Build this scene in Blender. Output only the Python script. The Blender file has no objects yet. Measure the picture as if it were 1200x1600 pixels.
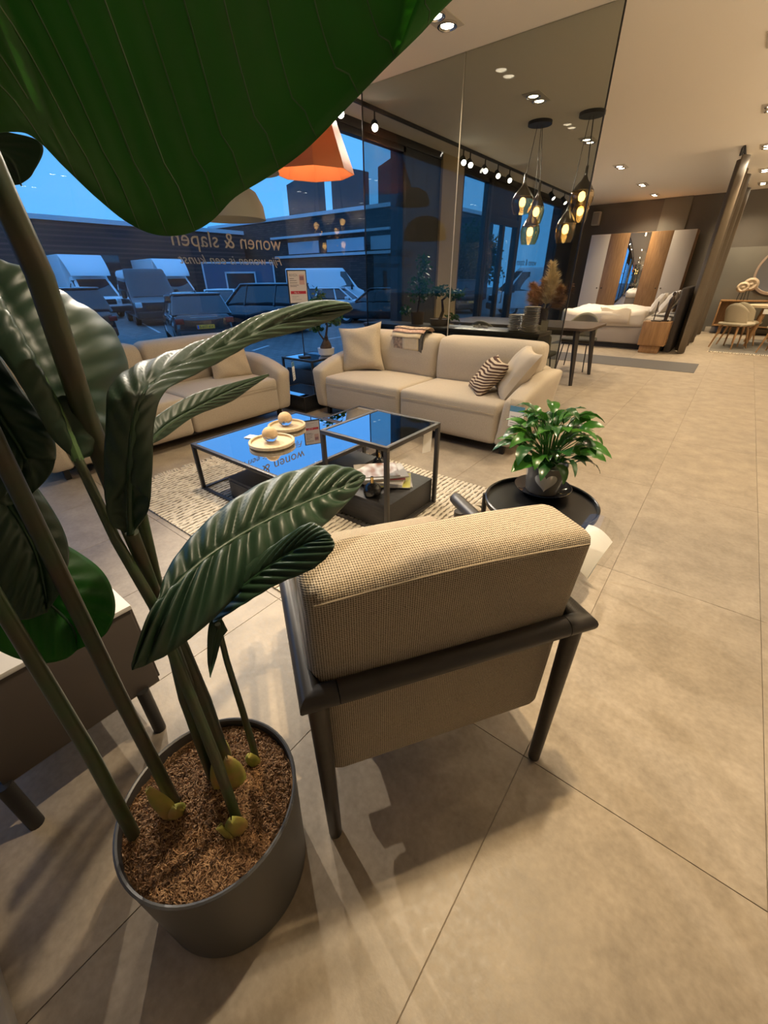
import bpy, bmesh, math, random
from mathutils import Vector, Matrix, Quaternion
random.seed(7)
PI = math.pi
C = bpy.context.scene.collection
S = bpy.context.scene
# ---------------------------------------------------------------- camera
F_PX, PITCH, ROLL, YAW, CAM_H = 635.5, math.radians(29.917), math.radians(-0.549), math.radians(38.245), 1.32
fw = Vector((-math.sin(YAW)*math.cos(PITCH), math.cos(YAW)*math.cos(PITCH), -math.sin(PITCH)))
r0 = Vector((math.cos(YAW), math.sin(YAW), 0)); u0 = r0.cross(fw)
cr = math.cos(ROLL)*r0 + math.sin(ROLL)*u0
cu = -math.sin(ROLL)*r0 + math.cos(ROLL)*u0
EYE = Vector((0, 0, CAM_H))
cam = bpy.data.objects.new('camera', bpy.data.cameras.new('camera')); C.objects.link(cam)
cam.matrix_world = Matrix(((cr.x, cu.x, -fw.x, 0), (cr.y, cu.y, -fw.y, 0), (cr.z, cu.z, -fw.z, CAM_H), (0, 0, 0, 1)))
cam.data.sensor_fit = 'VERTICAL'; cam.data.sensor_height = 32; cam.data.lens = F_PX/1600*32
cam.data.clip_start = 0.02; cam.data.clip_end = 400
S.camera = cam
# ---------------------------------------------------------------- sky, exposure, light levels
w = bpy.data.worlds.new('dusk'); S.world = w; w.use_nodes = True
nt = w.node_tree; bg = nt.nodes['Background']
tc = nt.nodes.new('ShaderNodeTexCoord'); sx = nt.nodes.new('ShaderNodeSeparateXYZ'); rp = nt.nodes.new('ShaderNodeValToRGB')
nt.links.new(tc.outputs['Generated'], sx.inputs[0]); nt.links.new(sx.outputs['Z'], rp.inputs[0]); nt.links.new(rp.outputs[0], bg.inputs[0])
rp.color_ramp.elements[0].position = 0.0; rp.color_ramp.elements[0].color = (.085, .41, 1.0, 1)
rp.color_ramp.elements[1].position = 0.6; rp.color_ramp.elements[1].color = (.13, .42, 1.0, 1)
bg.inputs[1].default_value = 1.2
S.view_settings.view_transform = 'Standard'; S.view_settings.look = 'None'; S.view_settings.gamma = 1; S.view_settings.use_curve_mapping = False
S.view_settings.exposure = 0.12
S.cycles.use_denoising = True
S.cycles.max_bounces = 10; S.cycles.transparent_max_bounces = 16; S.cycles.sample_clamp_indirect = 6
SPOT_W, TRACK_W = 100.0, 75.0
WARM, NEUTRAL = (1, .82, .58), (1, .88, .72)
HC = 3.05            # ceiling height
XW = -4.52           # shop front glass
YB = 14.9            # back wall
ZG = -0.56           # car park level

def at(px, py, t):   # a point seen at a pixel of the 1200x1600 frame, t metres from the lens
    d = fw*F_PX + cr*(px-600) - cu*(py-800); d.normalize()
    return EYE + d*t

# ---------------------------------------------------------------- materials
MATS = {}
def M(name, col, rough=.5, metal=0, spec=.5, noise=None, bump=None, emit=None, coat=0, alpha=None, sheen=0, trans=0, coord='Object'):
    if name in MATS: return MATS[name]
    m = bpy.data.materials.new(name); m.use_nodes = True; n = m.node_tree.nodes; l = m.node_tree.links
    b = n['Principled BSDF']
    b.inputs['Base Color'].default_value = (*col, 1); b.inputs['Roughness'].default_value = rough
    b.inputs['Metallic'].default_value = metal; b.inputs['Specular IOR Level'].default_value = spec
    b.inputs['Coat Weight'].default_value = coat; b.inputs['Sheen Weight'].default_value = sheen
    b.inputs['Transmission Weight'].default_value = trans
    if emit:
        b.inputs['Emission Color'].default_value = (*emit[0], 1); b.inputs['Emission Strength'].default_value = emit[1]
    t = None
    if noise or bump:
        t = n.new('ShaderNodeTexCoord')
    if noise:                       # (scale, col2, detail, stretch)
        sc, c2 = noise[0], noise[1]; st = noise[3] if len(noise) > 3 else (1, 1, 1)
        mp = n.new('ShaderNodeMapping'); mp.inputs['Scale'].default_value = st
        nz = n.new('ShaderNodeTexNoise'); nz.inputs['Scale'].default_value = sc; nz.inputs['Detail'].default_value = noise[2] if len(noise) > 2 else 4
        rm = n.new('ShaderNodeValToRGB'); rm.color_ramp.elements[0].position = .35; rm.color_ramp.elements[1].position = .65
        rm.color_ramp.elements[0].color = (*col, 1); rm.color_ramp.elements[1].color = (*c2, 1)
        l.new(t.outputs[coord], mp.inputs[0]); l.new(mp.outputs[0], nz.inputs['Vector']); l.new(nz.outputs[0], rm.inputs[0]); l.new(rm.outputs[0], b.inputs['Base Color'])
    if bump:                        # (scale, strength, distance)
        nz = n.new('ShaderNodeTexNoise'); nz.inputs['Scale'].default_value = bump[0]; nz.inputs['Detail'].default_value = 3
        bp = n.new('ShaderNodeBump'); bp.inputs['Strength'].default_value = bump[1]; bp.inputs['Distance'].default_value = bump[2] if len(bump) > 2 else .002
        l.new(t.outputs[coord], nz.inputs['Vector']); l.new(nz.outputs[0], bp.inputs['Height']); l.new(bp.outputs[0], b.inputs['Normal'])
    MATS[name] = m
    return m
def nodes_of(m): return m.node_tree.nodes, m.node_tree.links, m.node_tree.nodes['Principled BSDF']

def glass_mat(name, tint, refl=1.0, base=.045):
    m = bpy.data.materials.new(name); m.use_nodes = True; n = m.node_tree.nodes; l = m.node_tree.links
    n.remove(n['Principled BSDF']); out = n['Material Output']
    tr = n.new('ShaderNodeBsdfTransparent'); tr.inputs[0].default_value = (*tint, 1)
    gl = n.new('ShaderNodeBsdfGlossy'); gl.inputs['Roughness'].default_value = 0.0; gl.inputs[0].default_value = (1, 1, 1, 1)
    lw = n.new('ShaderNodeLayerWeight'); lw.inputs[0].default_value = .5
    pw = n.new('ShaderNodeMath'); pw.operation = 'POWER'; pw.inputs[1].default_value = 5
    ma = n.new('ShaderNodeMath'); ma.operation = 'MULTIPLY_ADD'; ma.inputs[1].default_value = .9*refl; ma.inputs[2].default_value = base*refl
    mx = n.new('ShaderNodeMixShader')
    l.new(lw.outputs['Facing'], pw.inputs[0]); l.new(pw.outputs[0], ma.inputs[0]); l.new(ma.outputs[0], mx.inputs[0])
    l.new(tr.outputs[0], mx.inputs[1]); l.new(gl.outputs[0], mx.inputs[2]); l.new(mx.outputs[0], out.inputs[0])
    MATS[name] = m; return m

def fabric_mat(name, c1, c2, k, strength=.5):       # woven cloth: a lattice of dark dots in object space
    m = M(name, c1, .9, spec=.2, sheen=.15); n, l, b = nodes_of(m)
    t = n.new('ShaderNodeTexCoord'); sp = n.new('ShaderNodeSeparateXYZ'); l.new(t.outputs['Object'], sp.inputs[0])
    def math_(op, a, bb):
        q = n.new('ShaderNodeMath'); q.operation = op
        for i, v in enumerate((a, bb)):
            if isinstance(v, (int, float)): q.inputs[i].default_value = v
            elif v is not None: l.new(v, q.inputs[i])
        return q.outputs[0]
    yz = math_('ADD', sp.outputs['Z'], math_('MULTIPLY', sp.outputs['Y'], .62))
    a = math_('SINE', math_('MULTIPLY', math_('ADD', sp.outputs['X'], yz), k), None)
    d = math_('SINE', math_('MULTIPLY', math_('SUBTRACT', sp.outputs['X'], yz), k), None)
    h = math_('MULTIPLY', a, d)
    nz = n.new('ShaderNodeTexNoise'); nz.inputs['Scale'].default_value = k*.9; l.new(t.outputs['Object'], nz.inputs['Vector'])
    h2 = math_('ADD', math_('MULTIPLY', h, .5), nz.outputs[0])
    rm = n.new('ShaderNodeValToRGB'); rm.color_ramp.elements[0].position = .2; rm.color_ramp.elements[1].position = .62
    rm.color_ramp.elements[0].color = (*c2, 1); rm.color_ramp.elements[1].color = (*c1, 1)
    l.new(h2, rm.inputs[0]); l.new(rm.outputs[0], b.inputs['Base Color'])
    bp = n.new('ShaderNodeBump'); bp.inputs['Strength'].default_value = strength; bp.inputs['Distance'].default_value = .003
    l.new(h2, bp.inputs['Height']); l.new(bp.outputs[0], b.inputs['Normal'])
    return m

def leaf_mat(name, c1, c2, rough=.38, trans=.25, tcol=(.05, .22, .01)):
    m = M(name, c1, rough, spec=.5, noise=(9, c2, 3)); n, l, b = nodes_of(m)
    tl = n.new('ShaderNodeBsdfTranslucent'); tl.inputs[0].default_value = (*tcol, 1)
    mx = n.new('ShaderNodeMixShader'); mx.inputs[0].default_value = trans
    out = n['Material Output']; l.new(b.outputs[0], mx.inputs[1]); l.new(tl.outputs[0], mx.inputs[2]); l.new(mx.outputs[0], out.inputs[0])
    return m

black = M('black_metal', (.018, .017, .017), .45, spec=.4)
blackp = M('black_painted_wood', (.013, .013, .014), .5, noise=(30, (.02, .019, .019), 5, (1, 12, 1)))
white = M('white_paint', (.72, .70, .66), .6)
# ---------------------------------------------------------------- mesh building
class MB:
    def __init__(s): s.bm = bmesh.new()
    def addg(s, vs, fs):
        v = [s.bm.verts.new(p) for p in vs]
        for f in fs:
            try: s.bm.faces.new([v[i] for i in f])
            except ValueError: pass
        return s
    def box(s, x0, x1, y0, y1, z0, z1, b=0, seg=2, mat=None):
        b2 = bmesh.new(); bmesh.ops.create_cube(b2, size=1)
        bmesh.ops.scale(b2, vec=(x1-x0, y1-y0, z1-z0), verts=b2.verts); bmesh.ops.translate(b2, vec=((x0+x1)/2, (y0+y1)/2, (z0+z1)/2), verts=b2.verts)
        if b: bmesh.ops.bevel(b2, geom=b2.edges[:], offset=b, segments=seg, profile=.5, affect='EDGES')
        s.merge(b2, mat); return s
    def merge(s, b2, mat=None):
        if mat: bmesh.ops.transform(b2, matrix=mat, verts=b2.verts)
        mp = {v: s.bm.verts.new(v.co) for v in b2.verts}
        for f in b2.faces:
            try: s.bm.faces.new([mp[v] for v in f.verts])
            except ValueError: pass
        b2.free()
    def lathe(s, prof, seg=24, c=(0, 0, 0), cap=True, sq=None):
        rings = []
        for (r, z) in prof:
            rings.append([s.bm.verts.new((c[0]+r*math.cos(2*PI*i/seg), c[1]+r*math.sin(2*PI*i/seg), c[2]+z)) for i in range(seg)])
        for a, b in zip(rings, rings[1:]):
            for i in range(seg): s.bm.faces.new((a[i], a[(i+1) % seg], b[(i+1) % seg], b[i]))
        if cap:
            s.bm.faces.new(rings[0][::-1]); s.bm.faces.new(rings[-1])
        return s
    def tube(s, pts, r, seg=10, groove=0, flat=1.0):
        pts = [Vector(p) for p in pts]; n = len(pts); rr = r if isinstance(r, (list, tuple)) else [r]*n
        rings = []; up = None
        for i, p in enumerate(pts):
            d0 = (pts[i]-pts[i-1]).normalized() if i else None
            d1 = (pts[i+1]-pts[i]).normalized() if i < n-1 else None
            t = (d0+d1).normalized() if d0 and d1 else (d0 or d1)
            k = 1/max(.35, t.dot(d1 or d0))
            if up is None:
                a = Vector((0, 0, 1)) if abs(t.z) < .9 else Vector((1, 0, 0)); up = (a - t*a.dot(t)).normalized()
            else: up = (up - t*up.dot(t)).normalized()
            sd = t.cross(up)
            # mitre: stretch in the plane of the bend
            bend = (d1-d0) if d0 and d1 else Vector((0, 0, 0))
            bd = (bend - t*bend.dot(t))
            bd = bd.normalized() if bd.length > 1e-6 else None
            ring = []
            for j in range(seg):
                an = 2*PI*j/seg; rad = rr[i]*(1 - groove*math.exp(-((an-PI)/.5)**2))
                o = up*math.cos(an)*rad + sd*math.sin(an)*rad*flat
                if bd is not None: o += bd*o.dot(bd)*(k-1)
                ring.append(s.bm.verts.new(p+o))
            rings.append(ring)
        for a, b in zip(rings, rings[1:]):
            for i in range(seg): s.bm.faces.new((a[i], a[(i+1) % seg], b[(i+1) % seg], b[i]))
        s.bm.faces.new(rings[0][::-1]); s.bm.faces.new(rings[-1]); return s
    def grid(s, fn, nu, nv, close=False):
        vs = [[s.bm.verts.new(fn(i/nu, j/nv)) for j in range(nv+1)] for i in range(nu+1)]
        for i in range(nu):
            for j in range(nv): s.bm.faces.new((vs[i][j], vs[i+1][j], vs[i+1][j+1], vs[i][j+1]))
        return s
    def soft(s, x0, x1, y0, y1, z0, z1, r, puff=(0, 0, 0), n=6, fn=None):      # rounded, upholstered box
        H = Vector(((x1-x0)/2, (y1-y0)/2, (z1-z0)/2)); c = Vector(((x0+x1)/2, (y0+y1)/2, (z0+z1)/2))
        def axis(h):
            rr = min(r, h*.98); e = [-h, -h+rr*.35, -h+rr]
            mid = [-h+rr+(2*h-2*rr)*k/n for k in range(1, n)]
            return e+mid+[-a for a in e[::-1]], rr
        ax = [axis(h) for h in H]; rad = min(a[1] for a in ax); cache = {}
        def V(p):
            key = tuple(round(q, 5) for q in p)
            if key in cache: return cache[key]
            inner = Vector([max(-(H[i]-rad), min(H[i]-rad, p[i])) for i in range(3)])
            d = Vector(p)-inner
            q = inner + (d.normalized()*rad if d.length > 1e-9 else d)
            u = [p[i]/H[i] for i in range(3)]
            for i in range(3):
                a, b = (i+1) % 3, (i+2) % 3
                q[i] += puff[i]*u[i]*(1-u[a]**2)*(1-u[b]**2)
            q += c
            if fn: q = Vector(fn(q))
            v = s.bm.verts.new(q); cache[key] = v; return v
        for i in range(3):
            a, b = (i+1) % 3, (i+2) % 3
            A, B = ax[a][0], ax[b][0]
            for sg in (-1, 1):
                for p in range(len(A)-1):
                    for q in range(len(B)-1):
                        quad = []
                        for (pa, qb) in ((p, q), (p+1, q), (p+1, q+1), (p, q+1)):
                            k = [0, 0, 0]; k[i] = sg*H[i]; k[a] = A[pa]; k[b] = B[qb]; quad.append(V(k))
                        if sg < 0: quad.reverse()
                        try: s.bm.faces.new(quad)
                        except ValueError: pass
        return s
    def pillow(s, wd, ht, th, mat, n=14, pinch=.13, seed=0):
        rnd = random.Random(seed)
        ph = [rnd.uniform(0, 6) for _ in range(4)]
        for sg in (1, -1):
            b2 = bmesh.new(); vs = []
            for i in range(n+1):
                row = []
                for j in range(n+1):
                    u, v = 2*i/n-1, 2*j/n-1
                    prof = ((1-u**4)*(1-v**4))**.6
                    kx = 1 - pinch*(1-v*v)*abs(u)**3*1.0; ky = 1 - pinch*(1-u*u)*abs(v)**3
                    wr = .012*math.sin(5*u+ph[0]+2*v)*math.sin(4*v+ph[1])*prof
                    row.append(b2.verts.new((u*wd/2*kx, sg*(th/2*prof+wr), v*ht/2*ky)))
                vs.append(row)
            for i in range(n):
                for j in range(n):
                    f = (vs[i][j], vs[i+1][j], vs[i+1][j+1], vs[i][j+1]); b2.faces.new(f if sg < 0 else f[::-1])
            s.merge(b2, mat)
        bmesh.ops.remove_doubles(s.bm, verts=s.bm.verts, dist=1e-4)
        return s
    def mesh(s, name, mat=None, smooth=True, ang=40):
        me = bpy.data.meshes.new(name); bmesh.ops.recalc_face_normals(s.bm, faces=s.bm.faces); s.bm.to_mesh(me); s.bm.free()
        if mat: me.materials.append(mat)
        if smooth: me.shade_smooth(); me.set_sharp_from_angle(angle=math.radians(ang))
        return me
    def build(s, name, mat=None, parent=None, smooth=True, ang=40):
        o = bpy.data.objects.new(name, s.mesh(name, mat, smooth, ang)); C.objects.link(o)
        if parent: o.parent = parent
        return o
def tag(o, label, cat, group=None):
    o['label'] = label; o['category'] = cat
    if group: o['group'] = group
    return o
def thing(name, label, cat, loc=(0, 0, 0), rz=0, group=None):
    o = bpy.data.objects.new(name, None); C.objects.link(o); o.empty_display_size = .1
    o.location = loc; o.rotation_euler = (0, 0, rz); return tag(o, label, cat, group)
def struct(o): o['kind'] = 'structure'; return o
def dup(root, loc=None, rz=None, label=None, group=None):
    def cp(o, par):
        c = o.copy(); C.objects.link(c)
        if par: c.parent = par
        for ch in o.children: cp(ch, c)
        return c
    r = cp(root, None)
    if loc is not None: r.location = loc
    if rz is not None: r.rotation_euler = (0, 0, rz)
    if label: r['label'] = label
    if group: r['group'] = group
    return r
def text(name, body, size, mat, parent, loc, rot, align='LEFT', ext=.0006, shear=0, width=None, split=False):
    cu_ = bpy.data.curves.new(name, 'FONT'); cu_.body = body; cu_.size = size; cu_.extrude = ext; cu_.align_x = align; cu_.shear = shear
    cu_.resolution_u = 3
    o = bpy.data.objects.new(name, cu_); C.objects.link(o)
    bpy.context.view_layer.update()
    me = bpy.data.meshes.new_from_object(o.evaluated_get(bpy.context.evaluated_depsgraph_get())); bpy.data.objects.remove(o)
    if width:
        xs = [v.co.x for v in me.vertices]; k = width/max(.001, max(xs)-min(xs))
        for v in me.vertices: v.co.x *= k
    me.materials.clear(); me.materials.append(mat)
    if split:                                    # one part per character
        bm = bmesh.new(); bm.from_mesh(me); todo = set(bm.verts); comps = []
        while todo:
            st_ = [todo.pop()]; cp_ = set(st_)
            while st_:
                for e in st_.pop().link_edges:
                    for v in e.verts:
                        if v in todo: todo.discard(v); cp_.add(v); st_.append(v)
            comps.append([min(v.co.x for v in cp_), max(v.co.x for v in cp_), cp_])
        comps.sort(key=lambda c: c[0]); grp = []
        for c in comps:
            if grp and c[0] < grp[-1][1]-.25*min(c[1]-c[0], grp[-1][1]-grp[-1][0]): grp[-1][1] = max(grp[-1][1], c[1]); grp[-1][2] |= c[2]
            else: grp.append(c)
        for g_ in grp:
            mb = MB(); mp = {v: mb.bm.verts.new(v.co) for v in g_[2]}
            for f in bm.faces:
                if f.verts[0] in mp: mb.bm.faces.new([mp[v] for v in f.verts])
            o = mb.build(name, mat, parent, False); o.location = loc; o.rotation_euler = rot
        bm.free(); return None
    o = bpy.data.objects.new(name, me); C.objects.link(o); o.parent = parent
    o.location = loc; o.rotation_euler = rot
    return o
def lamp_light(name, kind, energy, col, parent, loc, size=.03, cone=None, blend=.5, rot=(0, 0, 0)):
    d = bpy.data.lights.new(name, kind); d.energy = energy; d.color = col; d.shadow_soft_size = size
    if kind == 'SPOT': d.spot_size = math.radians(cone or 90); d.spot_blend = blend
    o = bpy.data.objects.new(name, d); C.objects.link(o); o.parent = parent; o.location = loc; o.rotation_euler = rot
    return o
# ---------------------------------------------------------------- room shell
tile_m = M('stone_tile', (.40, .335, .25), .42, spec=.45)
n, l, b = nodes_of(tile_m)
g = n.new('ShaderNodeNewGeometry'); oi = n.new('ShaderNodeObjectInfo')
ad = n.new('ShaderNodeVectorMath'); ad.operation = 'ADD'; mu = n.new('ShaderNodeVectorMath'); mu.operation = 'SCALE'; mu.inputs['Scale'].default_value = 7
l.new(oi.outputs['Location'], mu.inputs[0]); l.new(g.outputs['Position'], ad.inputs[0]); l.new(mu.outputs[0], ad.inputs[1])
n1 = n.new('ShaderNodeTexNoise'); n1.inputs['Scale'].default_value = 6.5; n1.inputs['Detail'].default_value = 8; n1.inputs['Roughness'].default_value = .65
n2 = n.new('ShaderNodeTexNoise'); n2.inputs['Scale'].default_value = 55; n2.inputs['Detail'].default_value = 4
l.new(ad.outputs[0], n1.inputs['Vector']); l.new(g.outputs['Position'], n2.inputs['Vector'])
mm = n.new('ShaderNodeMath'); mm.operation = 'MULTIPLY_ADD'; mm.inputs[1].default_value = .5; l.new(n2.outputs[0], mm.inputs[0]); l.new(n1.outputs[0], mm.inputs[2])
rm = n.new('ShaderNodeValToRGB'); rm.color_ramp.elements[0].position = .52; rm.color_ramp.elements[1].position = 1.0
rm.color_ramp.elements[0].color = (.235, .193, .143, 1); rm.color_ramp.elements[1].color = (.39, .325, .245, 1)
l.new(mm.outputs[0], rm.inputs[0]); l.new(rm.outputs[0], b.inputs['Base Color'])
r2 = n.new('ShaderNodeMapRange'); r2.inputs['To Min'].default_value = .32; r2.inputs['To Max'].default_value = .62; l.new(n2.outputs[0], r2.inputs[0]); l.new(r2.outputs[0], b.inputs['Roughness'])
bp = n.new('ShaderNodeBump'); bp.inputs['Strength'].default_value = .25; bp.inputs['Distance'].default_value = .002; l.new(n2.outputs[0], bp.inputs['Height']); l.new(bp.outputs[0], b.inputs['Normal'])

X1, Y0 = 4.2, -3.0
floor = struct(MB().box(XW, X1, Y0, YB, -.12, -.003).build('floor', M('grout', (.22, .18, .135), .9)))
tb = MB().box(-.2991, .2991, -.5991, .5991, -.004, 0, .0008, 1)
tme = tb.mesh('tile', tile_m)
for i in range(-8, 7):
    for j in range(-2, 12):
        x, y = -.11+.6*i+.3, .845+1.2*j+.6
        if x-.3 < XW+.05 or y+.6 > YB+.3 or x > 3.4: continue
        o = bpy.data.objects.new('tile', tme); C.objects.link(o); o.location = (x, y, 0); o.parent = floor
ceil_m = M('ceiling_paint', (.90, .83, .72), .85)
struct(MB().box(XW-.2, X1, Y0, YB+.2, HC, HC+.15).build('ceiling', ceil_m))
wall_m = M('taupe_wall_paint', (.135, .118, .095), .75, noise=(1.5, (.15, .13, .105), 2))
wb = struct(MB().box(XW, X1, YB, YB+.2, 0, HC).build('wall_back', wall_m))
MB().box(-2.35, -1.73, YB-.05, YB, 0, HC, .004).build('pilaster', M('pilaster_paint', (.20, .185, .15), .7), wb)
MB().box(-.62, X1, YB-.16, YB, 0, 1.9, .004).build('panelling', M('wall_panel_paint', (.165, .152, .12), .7), wb)
struct(MB().box(X1, X1+.2, Y0, YB, 0, HC).build('wall_right', M('plain_wall', (.74, .69, .60), .8)))
struct(MB().box(XW, X1, Y0-.2, Y0, 0, HC).build('wall_front', MATS['plain_wall']))
struct(MB().box(-.55, X1, YB-.19, YB-.16, 0, .12, .004).build('baseboard_back', M('baseboard_paint', (.42, .37, .29), .5)))
# shop front: dark frames, glass, an olive pillar
fr = M('anthracite_frame', (.022, .021, .022), .45)
wl = struct(MB().box(XW-.25, XW+.02, 6.29, 7.29, ZG, HC).build('wall_left', M('dark_column_paint', (.05, .055, .07), .6)))
MB().box(XW-.25, XW+.06, 7.29, 8.0, ZG, HC, .004).build('pillar', M('pillar_paint', (.50, .41, .27), .7), wl)
MB().box(XW-.25, XW+.02, 13.6, YB, ZG, HC).build('end_wall', MATS['dark_column_paint'], wl)
MB().box(XW-.12, XW+.05, Y0, YB, 2.96, HC, .003).build('header', fr, wl)
MB().box(XW-.25, XW+.06, Y0, 6.29, ZG, .04, .003).build('plinth', fr, wl)
MB().box(XW-.25, XW+.06, 8.0, 13.6, ZG, .04, .003).build('plinth', fr, wl)
pane_m = glass_mat('window_glass', (.96, .97, .97), .55, .03)
def window(name, y0, y1, bars=()):
    wn = struct(MB().box(XW-.06, XW+.04, y0, y0+.07, .04, 2.96, .004).box(XW-.06, XW+.04, y1-.07, y1, .04, 2.96, .004)
                .box(XW-.06, XW+.04, y0, y1, .04, .12, .004).box(XW-.06, XW+.04, y0, y1, 2.89, 2.96, .004).build(name, fr))
    MB().box(XW-.012, XW-.004, y0+.06, y1-.06, .1, 2.9).build('pane', pane_m, wn, False)
    return wn
w1 = window('window_1', Y0, 6.29); w2 = window('window_2', 8.0, 9.1); w3 = window('window_3', 10.75, 13.6)
# entrance door: fixed dark transom panel over a glazed leaf and a side light
d1 = struct(MB().box(XW-.08, XW+.05, 9.1, 9.22, .04, 2.96, .004).box(XW-.08, XW+.05, 10.62, 10.75, .04, 2.96, .004).box(XW-.08, XW+.05, 9.22, 10.62, 2.28, 2.4, .004).build('door_1', fr))
MB().box(XW-.06, XW+.03, 9.22, 10.62, 2.4, 2.96, .004).build('transom_panel', M('transom_paint', (.04, .037, .036), .5), d1)
MB().box(XW-.06, XW+.03, 9.9, 10.02, .04, 2.28, .004).build('door_stile', fr, d1)
MB().box(XW-.012, XW-.004, 9.22, 9.9, .04, 2.28).build('pane', pane_m, d1, False)
MB().box(XW-.012, XW-.004, 10.02, 10.62, .04, 2.28).build('pane', pane_m, d1, False)
MB().tube([(XW+.05, 10.1, .8), (XW+.09, 10.1, .8), (XW+.09, 10.1, 1.4), (XW+.05, 10.1, 1.4)], .014).build('door_handle', M('steel', (.5, .5, .5), .3, 1), d1)
# lettering on the shop-front glass, read from the street
let = M('letter_film', (.40, .36, .29), .7); let2 = M('letter_film_dark', (.06, .06, .065), .7)
RT = (PI/2, 0, -PI/2)
t = thing('window_lettering', 'large grey shop name lettering with script line below on window glass', 'lettering', (XW, 3.80, 1.0))
text('letter', 'wonen & slapen', .2, let, t, (.003, 0, .612), RT, width=1.345, split=True)
text('script_letter', 'Fijn wonen is een kunst', .12, let, t, (.003, -.01, .462), RT, shear=.35, width=1.30, split=True)
t = thing('window_lettering', 'small dark shop name lettering on far window beside the entrance door', 'lettering', (XW, 12.25, 1.0))
text('letter', 'wonen & slapen', .2, let2, t, (.003, 0, .56), RT, width=1.3, split=True)

# tinted glass partition, two panels with a polished joint
part_m = glass_mat('smoked_glass', (.665, .675, .645), .55, .03)
edge_m = M('polished_edge', (.06, .06, .06), .15, spec=.8)
gp = thing('glass_partition', 'tall smoked glass partition of two panels behind the beige sofa', 'partition', (-2.55, 4.52, 0))
for x0, x1 in ((-1.25, -.045), (-.037, 1.24)):
    o = MB().box(x0, x1, -.005, .005, 0, HC).build('glass_panel', part_m, gp, False)
MB().box(1.24, 1.252, -.006, .006, 0, HC, .001).build('edge_strip', M('black_edge', (.01, .01, .01), .3), gp)
MB().box(-1.262, -1.25, -.006, .006, 0, HC, .001).build('edge_strip', MATS['black_edge'], gp)
MB().box(-.045, -.037, -.006, .006, 0, HC).build('joint_strip', M('joint_silicone', (.5, .45, .36), .25), gp)

# ---------------------------------------------------------------- ceiling lights
lampglow = M('lamp_glow', (1, .9, .7), .5, emit=((1, .85, .6), 25))
chrome = M('chrome', (.75, .73, .7), .18, 1)
housing = M('white_housing', (.62, .56, .47), .5)
def spot_fixture(x, y, label, power, aim=0, tint=WARM):
    f = thing('ceiling_spotlight', label, 'spotlight', (x, y, HC), aim, 'recessed ceiling spotlights')
    MB().box(-.10, .10, -.185, .185, -.006, 0, .002, 1).build('housing_plate', housing, f)
    for s in (-1, 1):
        o = MB().lathe([(.078, -.006), (.078, -.02), (.066, -.022), (.058, -.014), (.05, -.012)], 20, (0, s*.09, 0)).build('lamp_ring', chrome, f)
        MB().lathe([(.05, -.014), (.036, -.019), (.0, -.021)], 16, (0, s*.09, 0), False).build('bulb', lampglow, o)
        lamp_light('lamp_beam', 'SPOT', power*(1.15 if s < 0 else .85), (1, .74, .42) if s < 0 else tint, f, (0, s*.09, -.03), .028, 54 if s < 0 else 135, .9)
nm = ['nearest the window leaf tip', 'seen through the smoked glass', 'behind the smoked glass edge', 'above the bed front', 'above the bed middle', 'above the wardrobe']
for y, a in ((1.85, 'over the sofas, above the low coffee table'), (3.92, 'over the sofas, just before the smoked glass'), (5.96, 'behind the smoked glass, above the dining table'), (8.08, 'second behind the smoked glass, by its free edge'), (10.23, 'over the front of the bed'), (12.41, 'over the middle of the bed'), (14.06, 'closest to the wardrobe doors')):
    spot_fixture(-2.48, y, 'twin ceiling spotlight '+a, SPOT_W*(1.7 if y > 10 else 1))
for y, a in ((1.2, 'above the armchair'), (3.92, 'above the aisle beside the sofa'), (5.96, 'above the aisle beside the dining table'), (8.08, 'above the dark floor strip'), (10.23, 'beside the hanging curtain, nearest'), (12.36, 'beside the hanging curtain, middle'), (13.98, 'beside the hanging curtain, by back wall')):
    spot_fixture(-.4, y, 'twin ceiling spotlight '+a, SPOT_W*(1.9 if y < 2 else 1.5 if y > 10 else 1))
for x, y in [(xx, yy) for xx in (1.7, 3.4) for yy in (3.92, 6.8, 9.7, 12.6)]:  # added spotlights out of view, their bounce brightens the ceiling
    spot_fixture(x, y, 'added twin ceiling spotlight, unseen at the right, to brighten the ceiling by bounce', SPOT_W)
tr = thing('track_rail', 'long black track rail along the shop front ceiling', 'track', (-4.05, 7.0, HC))
MB().box(-.017, .017, -2.9, 5.6, -.035, 0, .002).build('rail', black, tr)
tg = M('track_glow', (1, .95, .85), .5, emit=((1, .92, .78), 40))
def track_head(x, y, i, label, aim, power=TRACK_W, cone=70):
    f = thing('track_spotlight', label, 'spotlight', (x, y, HC-.035), 0, 'black track spotlights along the shop front')
    MB().tube([(0, 0, 0), (0, 0, -.09)], .010, 8).build('stem', black, f)
    d = Vector(aim).normalized(); c0 = Vector((0, 0, -.13))
    MB().tube([c0-d*.075, c0-d*.07, c0+d*.075, c0+d*.08], [.03, .042, .045, .045], 16).build('head', black, f)
    MB().tube([c0+d*.0805, c0+d*.083], [.036, .036], 16).build('lens', tg, f)
    q = d.to_track_quat('-Z', 'Y').to_euler()
    lamp_light('track_beam', 'SPOT', power, NEUTRAL, f, c0+d*.1, .022, cone, .6, q)
tw = ['first before the smoked glass edge', 'second, just behind the smoked glass', 'third, at the polished glass joint', 'fourth, close pair with the third', 'fifth along the rail', 'sixth along the rail', 'seventh along the rail', 'eighth, turned toward the pampas vase', 'ninth, last on the rail']
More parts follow.
